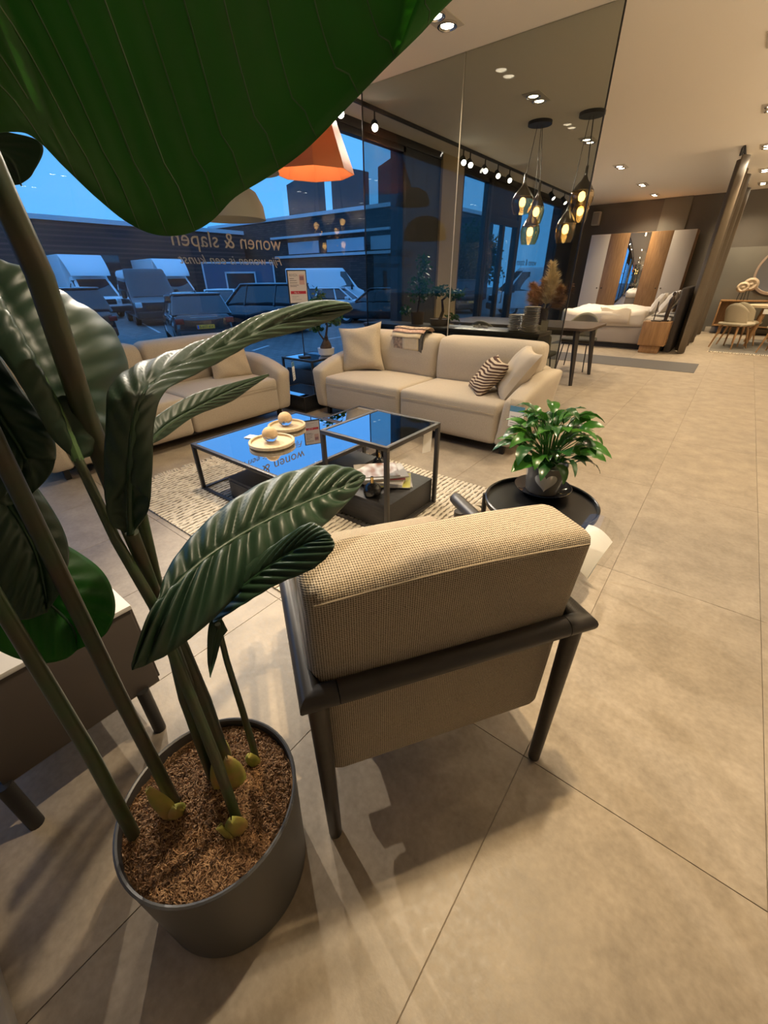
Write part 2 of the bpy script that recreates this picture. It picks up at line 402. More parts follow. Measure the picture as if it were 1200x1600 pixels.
for i, (y, aim) in enumerate(((4.43, (.9, -.75, -.55)), (5.03, (.8, -.9, -.6)), (7.2, (.8, -1.0, -.7)), (7.42, (.85, -1, -.7)), (7.95, (.8, -1.0, -.7)), (8.45, (.8, -1.0, -.7)), (8.95, (.8, -1.0, -.7)), (11.3, (.9, -.2, -1)), (12.15, (.9, -.2, -1)))):
    track_head(-4.05, y, i, 'black cylindrical track spotlight, '+tw[i], aim)
# tracks over the front of the shop light the near furniture from the shop-front side
for (x, y, aim, lb) in ((-4.05, 2.6, (3.7, -2.1, -2.6), 'farther'), (-4.05, 1.3, (3.3, .2, -2.9), 'nearer')):
    track_head(x, y, 0, 'black cylindrical track spotlight hidden behind the big leaf, the %s of two' % lb, aim, 330, 52)

# added bowls with upward lights, out of view at the right, to brighten the ceiling
bowl_m = M('fill_bowl_white', (.7, .66, .58), .5)
for k, (x, y) in enumerate([(xx, yy) for xx in (1.5, 3.1) for yy in (4.6, 7.2, 9.8, 12.4)]):
    t = thing('ceiling_fill_bowl', 'added white bowl with a fill light for the ceiling, unseen at the right', 'lamp', (x, y, 2.2), 0, 'added ceiling fill bowls')
    MB().lathe([(0, -.14), (.10, -.125), (.18, -.07), (.22, .02), (.21, .02), (.17, -.065), (.09, -.115), (0, -.13)], 24, cap=False).build('bowl', bowl_m, t)
    for q in range(3): MB().tube([(.215*math.cos(q*2.094), .215*math.sin(q*2.094), .02), (0, 0, HC-2.2)], .003, 5).build('cord', black, t)
    lamp_light('ceiling_fill_light', 'POINT', 48, WARM, t, (0, 0, -.03), .04)
# ---------------------------------------------------------------- armchair
knit = fabric_mat('knit_fabric', (.53, .445, .33), (.115, .086, .054), 640, .7)
char = M('charcoal_wood', (.026, .023, .021), .42, noise=(14, (.034, .03, .027), 4, (1, 1, 6)))
ch = thing('armchair', 'beige knit armchair with dark round wooden frame, seen from behind on tiled floor', 'armchair', (-.44, .33, 0), math.radians(56.3))
for i, (x, y) in enumerate(((.0, .0), (.64, .0), (.0, .60), (.64, .60))):
    MB().tube([(x, y, 0), (x, y, .006), (x, y, .572)], [.0165, .0175, .0225], 16).build('leg', char, ch)
MB().tube([(.045, 0, .578), (.61, 0, .578)], .0255, 18).build('back_bar', char, ch)
for xa, xb in ((.043, -.012), (.612, .664)):
    MB().tube([(xa, 0, .578), (xb, 0, .578), (xb, .66, .578), (xb, .69, .578), (xb, .70, .578)], [.0255, .0255, .0245, .0225, .014], 18).build('armrest', char, ch)
def lean(p):
    f = (p.z-.25)/.65
    sq = 1 + .03*math.sin(min(1, max(0, f))*PI*.9)
    return (.315+(p.x-.315)*sq, p.y - .035*max(0, (p.z-.55)/.35)+.0, p.z + .012*(1-((p.x-.315)/.31)**2)*max(0, (p.z-.6)/.3))
MB().soft(.010, .632, .028, .20, .222, .842, .032, (.010, .008, .010), 8, lean).build('backrest', knit, ch)
MB().tube([(.018+.590*i/12, -.0045, .824+.013*math.sin(PI*i/12)) for i in range(13)], .0022, 6).build('seam', M('seam_thread', (.26, .21, .145), .9), ch)
MB().soft(.03, .615, .19, .755, .26, .498, .045, (.01, .012, .016), 8).build('seat', knit, ch)
MB().box(.0, .655, .24, .28, .215, .255, .004).box(.0, .655, .57, .62, .215, .255, .004).build('seat_rail', char, ch)
# price sleeve hooked over its bar
clear = glass_mat('clear_film', (.93, .93, .92), 1.0, .05)
card_m = M('card', (.80, .78, .74), .6); blue_m = M('blue_print', (.10, .27, .42), .5); ink = M('ink', (.05, .05, .05), .6)
def sleeve(name, label, loc, rz, wd, ht, tilt=0, cardfrac=.8, lines=()):
    t = thing(name, label, 'price tag', loc, rz)
    e = Matrix.Rotation(tilt, 4, 'X')
    b1 = MB(); b1.box(-wd/2, wd/2, -.0006, .0006, -ht, .02, .0); bmesh.ops.transform(b1.bm, matrix=e, verts=b1.bm.verts); b1.build('clear_sleeve', clear, t, False)
    b1 = MB(); b1.box(-wd*.45, wd*.45, -.0016, -.0008, -ht*.97, -ht*(1-cardfrac)+.0, .0); bmesh.ops.transform(b1.bm, matrix=e, verts=b1.bm.verts); c = b1.build('card', card_m, t, False)
    b1 = MB(); b1.box(-wd*.45, wd*.45, -.0021, -.0017, -ht*(1-cardfrac)-ht*.22, -ht*(1-cardfrac), .0); bmesh.ops.transform(b1.bm, matrix=e, verts=b1.bm.verts); b1.build('blue_band', blue_m, c, False)
    b1 = MB()
    for (z, a, bb) in lines: b1.box(wd*a, wd*bb, -.0021, -.0017, -ht*z-.004, -ht*z)
    if lines:
        bmesh.ops.transform(b1.bm, matrix=e, verts=b1.bm.verts); b1.build('print', ink, c, False)
    return t
LN = ((.55, -.35, -.05), (.55, .02, .2), (.68, -.35, -.12), (.68, .0, .25), (.8, -.35, .2), (.88, -.35, .05))
# a bent clear sleeve standing out at the side of the back
t = thing('price_sleeve', 'clear plastic price sleeve sticking out beside the armchair back', 'price tag', (0, 0, 0))
t.parent = None
t.location = ch.location + Vector((0, 0, .0)); t.rotation_euler = ch.rotation_euler
def slv(u, v, off=0, w0=0, w1=1, h0=0, h1=1):
    a = w0+(w1-w0)*u; h = h0+(h1-h0)*v
    return (.637+.02*h+.07*h*h+off, .0+.11*a+.01*h, .60+.205*h+.02*math.sin(3*a)*h)
MB().grid(lambda u, v: slv(u, v), 6, 8).build('clear_sleeve', clear, t)
c = MB().grid(lambda u, v: slv(u, v, .002, .15, .85, .45, .88), 6, 6).build('card', card_m, t)
MB().grid(lambda u, v: slv(u, v, .0035, .15, .85, .45, .62), 6, 3).build('blue_band', blue_m, c)

# ---------------------------------------------------------------- sofas
sofa_m = M('sofa_cloth', (.50, .43, .335), .9, spec=.2, sheen=.15, noise=(260, (.40, .34, .265), 3), bump=(420, .35, .0015))
seam_m = M('sofa_seam', (.33, .27, .19), .9)
def sofa(label, loc, rz, group=None):
    s = thing('sofa', label, 'sofa', loc, rz, group)
    for sg in (-1, 1):
        def fl(p, sg=sg):
            k = min(1, max(0, p.y/.86))
            top = .60 - .13*max(0, 1-k/.75)**2
            z = .09 + (p.z-.09)*(top-.09)/.51
            return (p.x + sg*.055*max(0, (z-.09)/.5)**1.6 - sg*.03*max(0, (.2-z)/.2), p.y+.03*max(0, .25-k)*0, z)
        MB().soft(min(sg*.985, sg*1.15), max(sg*.985, sg*1.15), .0, .86, .09, .60, .04, (.012, .008, .008), 7, fl).build('armrest', sofa_m, s)
        MB().soft(min(sg*.004, sg*.985), max(sg*.004, sg*.985), -.005, .70, .09, .425, .038, (0, .014, .018), 7).build('seat_cushion', sofa_m, s)
        def bk(p): return (p.x, p.y + .12*(p.z-.38)-.02*math.sin(max(0, (p.z-.4)/.42)*PI), p.z)
        MB().soft(min(sg*.004, sg*1.05), max(sg*.004, sg*1.05), .60, .84, .38, .815, .065, (.004, .02, .01), 7, bk).build('back_cushion', sofa_m, s)
        MB().tube([(sg*(.03+.93*i/10), -.018-.012*math.sin(PI*i/10), .352+.01*math.sin(PI*i/10)) for i in range(11)], .0028, 6).build('piping', seam_m, s)
        for y in (.09, .74): MB().box(sg*1.03-.02, sg*1.03+.02, y-.02, y+.02, 0, .1, .003).build('leg', black, s)
    MB().soft(-1.10, 1.10, .70, .875, .09, .62, .05, (0, .01, 0), 6).build('rear_shell', sofa_m, s)
    MB().box(-1.02, 1.02, .10, .80, .055, .10, .004).build('underframe', blackp, s)
    return s
sofa('long beige two-seat sofa facing the camera, in front of the smoked glass', (-2.265, 3.12, 0), 0)
sofa('beige two-seat sofa along the shop window, partly hidden by the plant', (-3.58, 1.77, 0), PI/2)
pil_m = M('pillow_linen', (.52, .44, .33), .9, spec=.2, noise=(150, (.44, .365, .27), 3), bump=(300, .4, .0015))
pil2_m = M('pillow_taupe', (.50, .43, .34), .9, spec=.2, bump=(240, .4, .0015))
def pillow(name, label, loc, rot, size, th, mat, seed, group=None):
    Rm = Matrix.Rotation(rot[2], 4, 'Z') @ Matrix.Rotation(rot[0], 4, 'X') @ Matrix.Rotation(rot[1], 4, 'Y')
    o = MB().pillow(size[0], size[1], th, Rm, seed=seed).build(name, mat); o.location = loc
    return tag(o, label, 'pillow', group)
pillow('scatter_pillow', 'plain beige square pillow leaning in the left corner of the long sofa', (-3.13, 3.60, .645), (math.radians(-16), math.radians(-9), math.radians(20)), (.50, .50), .17, pil_m, 1)
pillow('scatter_pillow', 'plain beige square pillow leaning on right arm of the long sofa', (-1.34, 3.56, .60), (math.radians(-34), math.radians(2), math.radians(-58)), (.50, .48), .17, pil2_m, 2)
zeb = M('brown_pattern_cloth', (.07, .035, .025), .85, spec=.2); n, l, b = nodes_of(zeb)
t_ = n.new('ShaderNodeTexCoord'); wv = n.new('ShaderNodeTexWave'); wv.inputs['Scale'].default_value = 13; wv.inputs['Distortion'].default_value = 5; wv.inputs['Detail'].default_value = 0; wv.inputs['Detail Scale'].default_value = .55
wv.bands_direction = 'Z'
rm = n.new('ShaderNodeValToRGB'); rm.color_ramp.interpolation = 'CONSTANT'; rm.color_ramp.elements[1].position = .5; rm.color_ramp.elements[0].color = (.062, .028, .02, 1); rm.color_ramp.elements[1].color = (.52, .42, .30, 1)
l.new(t_.outputs['Object'], wv.inputs[0]); l.new(wv.outputs[0], rm.inputs[0]); l.new(rm.outputs[0], b.inputs['Base Color'])
pillow('scatter_pillow', 'brown and cream maze patterned pillow on the long sofa', (-1.56, 3.47, .56), (math.radians(-40), math.radians(4), math.radians(-48)), (.38, .38), .13, zeb, 3)
pillow('scatter_pillow', 'plain beige square pillow on the sofa by the shop window', (-4.03, 2.52, .60), (math.radians(-16), 0, math.radians(84)), (.46, .44), .15, pil_m, 4)
# fabric samples hung over the back of the long sofa
sw = thing('fabric_samples', 'bundle of printed and plain fabric samples hung over the sofa back', 'fabric samples', (-2.62, 3.80, 0))
cols = [((.50, .40, .29), (.22, .14, .10)), ((.42, .26, .19), (.55, .38, .3)), ((.62, .52, .36), (.58, .48, .33)), ((.10, .095, .09), (.13, .12, .11)), ((.055, .053, .052), (.07, .07, .07)), ((.45, .33, .24), (.2, .15, .12))]
def sheet(w0, w1, back, front, lift, mi, skew=0):
    m = M('sample_cloth_%d' % mi, cols[mi][0], .9, spec=.15, noise=(40, cols[mi][1], 3))
    L = back+front
    def f(u, v):
        sdist = v*L - back; x = w0+(w1-w0)*u + skew*max(0, sdist)
        r = .085; zc = .765; off = lift
        if sdist < 0: return (x, .055+.10*min(1, -sdist/.2)+.0*u, .853+off-.02-.1*min(1, -sdist/.2)**2 + .004*math.sin(9*u))
        a = min(sdist/(r+.03), 1.25)
        if sdist <= (r+.03)*1.25:
            return (x, .055 - (r+.03+off)*math.sin(a), .853+off-.02 - (r+.02)*(1-math.cos(a)) + .004*math.sin(9*u))
        d = sdist-(r+.03)*1.25
        return (x, .055-(r+.03+off)*math.sin(1.25)-.012*math.sin(4*d)+.09*d*0, .833+off-(r+.02)*(1-math.cos(1.25))-d)
    o = MB().grid(f, 6, 18).build('sample_sheet', m, sw)
    md = o.modifiers.new('solid', 'SOLIDIFY'); md.thickness = .003
sheet(-.17, .20, .10, .36, .012, 4); sheet(-.15, .18, .10, .34, .017, 3, .05); sheet(-.16, -.02, .08, .35, .021, 5)
sheet(-.06, .14, .1, .26, .022, 2, .06); sheet(-.20, .17, .12, .15, .028, 2); sheet(-.19, .20, .12, .10, .036, 1); sheet(-.20, .22, .12, .055, .044, 0)
sleeve('price_tag', 'clear sleeve with blue and white price card on long sofa right arm', (-1.11, 3.085, .485), 0, .13, .20, 0, .85, LN)
sleeve('price_tag', 'white price card with blue top hanging on window sofa arm', (-3.575, 2.985, .56), math.radians(125), .11, .20, 0, .95, LN)

# ---------------------------------------------------------------- coffee tables
tglass = M('dark_mirror_glass', (.62, .64, .68), .012, 1); steelb = M('bronze_black_steel', (.045, .041, .038), .42, .3)
boxm = M('black_oak', (.020, .019, .019), .5, noise=(10, (.032, .03, .03), 5, (1, 14, 14)), bump=(60, .15, .001))
def frame_table(label, x0, x1, y0, y1, h, boxes, name='coffee_table', tk=.024, group=None):
    cx, cy = (x0+x1)/2, (y0+y1)/2
    t = thing(name, label, 'table', (cx, cy, 0), 0, group); a, b_ = (x1-x0)/2, (y1-y0)/2
    m = MB()
    m.box(-a, a, -b_, -b_+tk, h-tk, h, .0015).box(-a, a, b_-tk, b_, h-tk, h, .0015).box(-a, -a+tk, -b_+tk, b_-tk, h-tk, h, .0015).box(a-tk, a, -b_+tk, b_-tk, h-tk, h, .0015)
    m.build('top_frame', steelb, t)
    for sx_ in (-1, 1):
        for sy in (-1, 1):
            MB().box(min(sx_*a, sx_*(a-tk)), max(sx_*a, sx_*(a-tk)), min(sy*b_, sy*(b_-tk)), max(sy*b_, sy*(b_-tk)), 0, h-tk, .0015).build('leg', steelb, t)
    for sy in (-1, 1):
        MB().box(-a+tk, a-tk, min(sy*b_, sy*(b_-tk)), max(sy*b_, sy*(b_-tk)), 0, tk, .0015).build('floor_rail', steelb, t)
    for sx_ in (-1, 1):
        MB().box(min(sx_*a, sx_*(a-tk)), max(sx_*a, sx_*(a-tk)), -b_+tk, b_-tk, 0, tk, .0015).build('floor_rail', steelb, t)
    MB().box(-a+tk, a-tk, -b_+tk, b_-tk, h-.012, h-.003).build('glass_top', tglass, t, False)
    for (bx0, bx1, by0, by1, bz0, bz1) in boxes:
        o = MB().box(bx0-cx, bx1-cx, by0-cy, by1-cy, bz0, bz1, .002).build('drawer_box', boxm, t)
        MB().box(bx0-cx+.02, bx1-cx-.02, by0-cy-.004, by0-cy+.006, bz0+.01, bz1-.02, .001).build('drawer_front', boxm, o)
    return t
frame_table('low wide dark glass coffee table holding two round wooden trays', -2.67, -1.72, 1.26, 2.21, .353, [(-2.34, -1.76, 1.295, 2.17, .026, .18)])
frame_table('taller square dark glass coffee table with magazines on its drawer box', -1.705, -1.21, 1.565, 2.10, .56, [(-1.68, -1.235, 1.60, 2.075, .026, .19)])
frame_table('lowest small glass table tucked in front of the long sofa', -2.52, -2.06, 2.36, 2.84, .29, [])
frame_table('black corner table between the sofas carrying the potted bonsai', -4.42, -3.86, 3.52, 4.08, .46, [(-4.38, -3.9, 3.56, 4.04, .026, .33)], 'corner_table')
frame_table('low black glass table nested beside the left end of the long sofa', -4.08, -3.50, 3.03, 3.48, .18, [(-4.05, -3.53, 3.06, 3.45, .004, .16)], 'nesting_table', .012)
# trays, balls, card on the low table
ash = M('pale_wood', (.50, .38, .23), .6, noise=(7, (.60, .47, .30), 6, (1, 9, 1)))
crystal = M('crystal', (.95, .96, .98), .02, trans=1.0); crystal.node_tree.nodes['Principled BSDF'].inputs['IOR'].default_value = 1.45
paleball = M('rough_wood', (.52, .36, .19), .75, noise=(16, (.64, .48, .30), 6), bump=(40, .6, .004))
for (x, y, r, lt, lb) in ((-2.21, 1.59, .152, 'nearer round pale wooden tray on the low coffee table', 'wood and crystal ball on the nearer round tray'), (-2.40, 1.88, .138, 'farther round pale wooden tray on the low coffee table', 'wood and crystal ball on the farther round tray')):
    o = MB().lathe([(0, .0), (r*.93, 0), (r, .008), (r, .026), (r-.008, .030), (r-.016, .026), (r-.016, .012), (0, .014)], 40, cap=False).build('round_tray', ash)
    o.location = (x, y, .3535); tag(o, lt, 'tray', 'round wooden trays')
    t = thing('decorative_ball', lb, 'decoration', (x-.01, y+.0, .3665), .4, 'wood and crystal balls')
    R_ = .052
    MB().lathe([(0, 0)]+[(R_*math.sin(a), R_-R_*math.cos(a)) for a in [PI*k/16 for k in range(1, 8)]]+[(R_*.98, R_*.9), (0, R_*.9)], 28, cap=False).build('crystal_half', crystal, t)
    MB().lathe([(0, R_*.92), (R_*.99, R_*.92)]+[(R_*math.sin(a), R_-R_*math.cos(a)) for a in [PI*k/16 for k in range(9, 16)]]+[(0, 2*R_)], 28, cap=False).build('wooden_half', paleball, t)
o = MB().box(-.055, .055, -.035, .035, 0, .001).build('price_card', card_m, None, False); o.location = (-2.43, 1.60, .3532); o.rotation_euler = (0, 0, .3); tag(o, 'small white price card lying flat on the low glass table', 'card')
# magazines, vase and tag on the tall table
mag = [((.55, .52, .48), (.12, .10, .10), .10, .006), ((.52, .50, .10), (.55, .5, .2), .02, .007), ((.58, .50, .36), (.5, .42, .3), -.12, .02), ((.33, .03, .03), (.6, .5, .4), .12, .007), ((.60, .57, .52), (.5, .48, .45), .3, .010), ((.66, .64, .60), (.25, .10, .05), .22, .006)]
z = .1905
lab = ['bottom magazine of the stack, with a striped grey cover', 'yellow covered magazine, second from bottom of the stack', 'thick cream magazine in the middle of the stack', 'thin red edged magazine under the white ones', 'white magazine second from the top of the stack', 'open white magazine on the top of the stack']
for i, (c1, c2, rz, th) in enumerate(mag):
    m = M('magazine_cover_%d' % i, c1, .35, noise=(9, c2, 1, (1, 2, 1)) if i in (0, 5) else None)
    w_, h_ = (.21, .28) if i else (.23, .30)
    o = MB().box(-w_/2, w_/2, -h_/2, h_/2, 0, th, .0012, 1).build('magazine', m)
    MB().box(-w_/2+.004, w_/2+.0006, -h_/2-.0006, h_/2+.0006, .0012, th-.0012).build('pages', card_m, o, False)
    o.location = (-1.45+.02*math.sin(i*2.1)-.012*i*(i > 2), 1.87+.015*math.cos(i*1.7), z); o.rotation_euler = (0, 0, -1.0+rz)
    z += th+.0006; tag(o, lab[i], 'magazine', 'magazines on the coffee table')
gl_b = M('black_gloss_ceramic', (.008, .008, .010), .06, spec=.7, bump=(90, .5, .004)); brass = M('brass', (.65, .45, .18), .25, 1)
def bauble(label, loc, k):
    t = thing('bud_vase', label, 'vase', loc)
    MB().lathe([(0, 0), (.042*k, 0), (.058*k, .012*k), (.062*k, .035*k), (.052*k, .062*k), (.030*k, .080*k), (.013*k, .086*k), (.0, .086*k)], 28, cap=False).build('body', gl_b, t)
    MB().lathe([(.011*k, .085*k), (.0105*k, .128*k), (.007*k, .128*k), (.007*k, .10*k)], 14, cap=False).build('neck', brass, t)
bauble('small round black vase with brass neck beside the magazines, nearest', (-1.40, 1.665, .1905), .92)
bauble('small round black vase with brass neck behind the magazines', (-1.64, 2.03, .1905), .75)
o = MB().box(-.036, .036, -.0006, .0006, -.135, 0).build('price_tag', card_m, None, False); o.location = (-1.236, 2.00, .53); o.rotation_euler = (.0, .05, math.radians(78)); tag(o, 'white paper tag hanging on the tall coffee table corner', 'price tag')

# ---------------------------------------------------------------- rug
rug_m = M('wool_rug', (.60, .54, .44), .95, spec=.1); n, l, b = nodes_of(rug_m)
t_ = n.new('ShaderNodeTexCoord'); sp = n.new('ShaderNodeSeparateXYZ'); l.new(t_.outputs['Object'], sp.inputs[0])
mp = n.new('ShaderNodeMapping'); mp.inputs['Scale'].default_value = (95, 26, 1); nz = n.new('ShaderNodeTexNoise'); nz.inputs['Scale'].default_value = 1; nz.inputs['Detail'].default_value = 1
l.new(t_.outputs['Object'], mp.inputs[0]); l.new(mp.outputs[0], nz.inputs['Vector'])
sn = n.new('ShaderNodeMath'); sn.operation = 'MULTIPLY'; sn.inputs[1].default_value = 2*PI/.034; l.new(sp.outputs['X'], sn.inputs[0])
s2 = n.new('ShaderNodeMath'); s2.operation = 'SINE'; l.new(sn.outputs[0], s2.inputs[0])
ma = n.new('ShaderNodeMath'); ma.operation = 'MULTIPLY_ADD'; ma.inputs[1].default_value = .22; l.new(s2.outputs[0], ma.inputs[0]); l.new(nz.outputs[0], ma.inputs[2])
rm = n.new('ShaderNodeValToRGB'); rm.color_ramp.elements[0].position = .30; rm.color_ramp.elements[1].position = .42; rm.color_ramp.elements[0].color = (.17, .14, .105, 1); rm.color_ramp.elements[1].color = (.62, .56, .46, 1)
l.new(ma.outputs[0], rm.inputs[0]); l.new(rm.outputs[0], b.inputs['Base Color'])
bp = n.new('ShaderNodeBump'); bp.inputs['Strength'].default_value = .9; bp.inputs['Distance'].default_value = .008; l.new(ma.outputs[0], bp.inputs['Height']); l.new(bp.outputs[0], b.inputs['Normal'])
rg = thing('area_rug', 'cream woven wool rug with fringe under the coffee tables', 'rug', (-2.045, 1.69, 0))
rg.location.z = .0
def rugz(u, v):
    x, y = -1.065+2.13*u, -.81+1.62*v
    return (x, y, .012+.0025*math.sin(x*2*PI/.034)+.002*math.sin(23*y+7*x))
mb = MB().grid(rugz, 320, 60)
mb.box(-1.065, 1.065, -.81, .81, .0005, .009)
mb.build('pile', rug_m, rg)
mb = MB(); rnd = random.Random(3)
for sg in (-1, 1):
    for k in range(130):
        y = -.80+1.6*k/129; a = rnd.uniform(-.5, .5); L = rnd.uniform(.05, .09); x = sg*1.06
        mb.tube([(x, y, .008), (x+sg*L*.5, y+a*L*.4, .014), (x+sg*L, y+a*L, .005)], [.006, .007, .003], 5)
o = mb.build('fringe', M('wool_fringe', (.60, .53, .42), .95), rg); o['kind'] = 'stuff'

# ---------------------------------------------------------------- round side table and peace lily
st = thing('side_table', 'small round black tray table behind the armchair', 'table', (-.43, 1.655, 0))
sat = M('black_satin_metal', (.010, .010, .011), .28, spec=.5)
MB().lathe([(0, .445), (.225, .445), (.236, .450), (.238, .472), (.233, .476), (.228, .472), (.226, .458), (0, .456)], 56, cap=False).build('tray_top', sat, st)
for a in (200, 320, 80):
    a = math.radians(a); x, y = math.cos(a)*.238, math.sin(a)*.238
    MB().tube([(x*.95, y*.95, 0), (x, y, .44), (x, y, .468)], .011, 12).build('leg', sat, st)
MB().lathe([(.20, .10), (.208, .105), (.208, .115), (.20, .12), (.195, .115), (.195, .105)], 40, cap=False).build('foot_ring', sat, st)
o = MB().lathe([(0, 0), (.06, 0), (.085, .006), (.122, .028), (.126, .034), (.120, .034), (.083, .014), (0, .010)], 40, cap=False).build('dish', M('blue_black_glaze', (.006, .008, .016), .05, spec=.8)); o.location = (-.463, 1.765, .457); tag(o, 'shallow glossy black dish under the peace lily pot', 'dish')
pl = thing('peace_lily', 'leafy green peace lily in frosted glass pot with white heart on side table', 'potted plant', (-.463, 1.765, .468))
potg = M('frosted_grey_glass', (.22, .20, .17), .18, spec=.6, coat=.5)
MB().lathe([(0, 0), (.068, 0), (.074, .006), (.088, .125), (.090, .135), (.085, .135), (.08, .12), (0, .12)], 36, cap=False).build('pot', potg, pl)
hv = []
for k in range(40):
    a = 2*PI*k/40; hx = 16*math.sin(a)**3; hy = 13*math.cos(a)-5*math.cos(2*a)-2*math.cos(3*a)-math.cos(4*a); hv.append((hx*.0029, hy*.0029+.003))
ang0 = math.atan2(-1.765, .463)+.10
def hp(hx, hz, o):
    zz = .072+hz; r = .0745+.0137*(zz-.006)/.119*1.0+o; a = ang0+hx/.083
    return (r*math.cos(a), r*math.sin(a), zz)
mb = MB(); mb.grid(lambda u, v: hp(hv[int(u*40) % 40][0]*v, hv[int(u*40) % 40][1]*v, .002+.004*(1-v**4)), 40, 5); bmesh.ops.remove_doubles(mb.bm, verts=mb.bm.verts, dist=1e-5)
mb.build('heart', M('white_enamel', (.66, .62, .55), .3), pl)
MB().lathe([(0, .115), (.06, .118), (.084, .110)], 20, cap=False).build('soil', M('potting_soil', (.03, .022, .015), .95, bump=(80, 1, .005)), pl)
lily = leaf_mat('lily_leaf', (.018, .085, .012), (.05, .17, .02), .28, .25, (.10, .30, .02)); lily2 = leaf_mat('lily_leaf_dark', (.008, .04, .012), (.02, .075, .02), .25, .15, (.05, .2, .02))
rnd = random.Random(12)
def lilyleaf(L, W, droop, twist, mat):
    mb = MB()
    def f(u, v):
        d = (v-.5)*2; wdt = W*(math.sin(PI*min(1, u**.8*.98+.01))**.85)*(1 if u < .98 else .3)
        th = .9-droop*u*2.2; x = 0; z = 0; N = 12
        for k in range(int(N*u)+1):
            uu = min(u, k/N); tt = .9-droop*uu*2.2; x += math.cos(tt)*L/N*(1 if k < N*u else 0); z += math.sin(tt)*L/N*(1 if k < N*u else 0)
        return (x, d*wdt*math.cos(twist*u), z + .22*wdt*abs(d)+d*wdt*math.sin(twist*u)+.0015*math.sin(30*u+4*abs(d)))
    mb.grid(f, 12, 4); return mb.mesh('leaf', mat)
protos = [lilyleaf(rnd.uniform(.13, .19), rnd.uniform(.022, .034), rnd.uniform(.55, 1.1), rnd.uniform(-.7, .7), lily if k % 2 else lily2) for k in range(9)]
for k in range(84):
    az = k*2.399+rnd.uniform(-.3, .3); tier = (k/84); el = math.radians(30+56*tier+rnd.uniform(-10, 10)); sl = .06+.15*tier*rnd.uniform(.6, 1.15)+rnd.uniform(0, .035)
    bx, by = .02*math.cos(az), .02*math.sin(az)
    tip = Vector((bx+sl*math.cos(el)*math.cos(az), by+sl*math.cos(el)*math.sin(az), .118+sl*math.sin(el)))
    lf = bpy.data.objects.new('leaf', protos[k % 9]); C.objects.link(lf); lf.parent = pl
    lf.location = tip; lf.rotation_euler = (rnd.uniform(-.3, .3), rnd.uniform(-.1, .5)-.3*tier, az); s_ = rnd.uniform(.62, 1.02); lf.scale = (s_, s_*rnd.uniform(.85, 1.25), s_)
    MB().tube([(bx, by, .11), ((bx+tip.x)/2*.8, (by+tip.y)/2*.8, (.11+tip.z)/2+.02), tip], [.003, .0025, .002], 5).build('stalk', lily, pl)
# ---------------------------------------------------------------- big potted bird-of-paradise plant
bp_ = thing('potted_plant', 'tall artificial bird-of-paradise plant in a dark grey pot, nearest the camera', 'potted plant', (-.595, .125, 0))
BO = Vector(bp_.location)
potm = M('grey_pot', (.064, .063, .062), .42, noise=(5, (.062, .06, .058), 4), bump=(70, .06, .001))
MB().lathe([(0, 0), (.168, 0), (.174, .004), (.186, .325), (.187, .331), (.183, .333), (.179, .331), (.176, .27), (0, .27)], 72, cap=False).build('pot', potm, bp_)
coirm = M('coir', (.27, .15, .065), .95, noise=(18, (.16, .08, .032), 5), bump=(120, 1, .006))
rnd = random.Random(5)
def soilz(x, y): return .310+.010*math.sin(14*x+1)*math.cos(11*y)+.012*(1-(x*x+y*y)/.03)
mb = MB()
mb.grid(lambda u, v: ((.1775*u)*math.cos(2*PI*v), (.1775*u)*math.sin(2*PI*v), soilz(.1775*u*math.cos(2*PI*v), .1775*u*math.sin(2*PI*v))+.003*math.sin(90*u+40*v)), 14, 48)
bmesh.ops.remove_doubles(mb.bm, verts=mb.bm.verts, dist=1e-5)
mb.build('soil', coirm, bp_)
vs, fs, mi = [], [], []
for k in range(15000):
    r = .175*math.sqrt(rnd.random()); a = rnd.uniform(0, 2*PI); x, y = r*math.cos(a), r*math.sin(a); z = soilz(x, y)
    L = rnd.uniform(.008, .020); th = rnd.uniform(0, 2*PI); dx, dy = math.cos(th)*L/2, math.sin(th)*L/2; q = rnd.uniform(.0005, .0011); h = rnd.uniform(.001, .009); c = rnd.uniform(-.003, .003)
    if math.hypot(x+dx, y+dy) > .176 or math.hypot(x-dx, y-dy) > .176: continue
    nx, ny = -math.sin(th)*q, math.cos(th)*q; b0 = len(vs)
    vs += [(x-dx-nx, y-dy-ny, z+h*.2), (x-dx+nx, y-dy+ny, z+h*.2), (x+c-nx, y+c-ny, z+h), (x+c+nx, y+c+ny, z+h), (x+dx-nx*.3, y+dy-ny*.3, z+h*rnd.uniform(.1, 1.2)), (x+dx+nx*.3, y+dy+ny*.3, z+h*.4)]
    fs += [(b0, b0+1, b0+3, b0+2), (b0+2, b0+3, b0+5, b0+4)]; c_ = rnd.choice((0, 0, 1, 1, 2)); mi += [c_, c_]
me = bpy.data.meshes.new('coir_fibres'); me.from_pydata(vs, [], fs)
for nm_, c_ in (('fibre_tan', (.47, .285, .145)), ('fibre_brown', (.29, .16, .08)), ('fibre_dark', (.09, .045, .02))): me.materials.append(M(nm_, c_, .9))
me.polygons.foreach_set('material_index', mi)
o = bpy.data.objects.new('coir_fibres', me); C.objects.link(o); o.parent = bp_; o['kind'] = 'stuff'

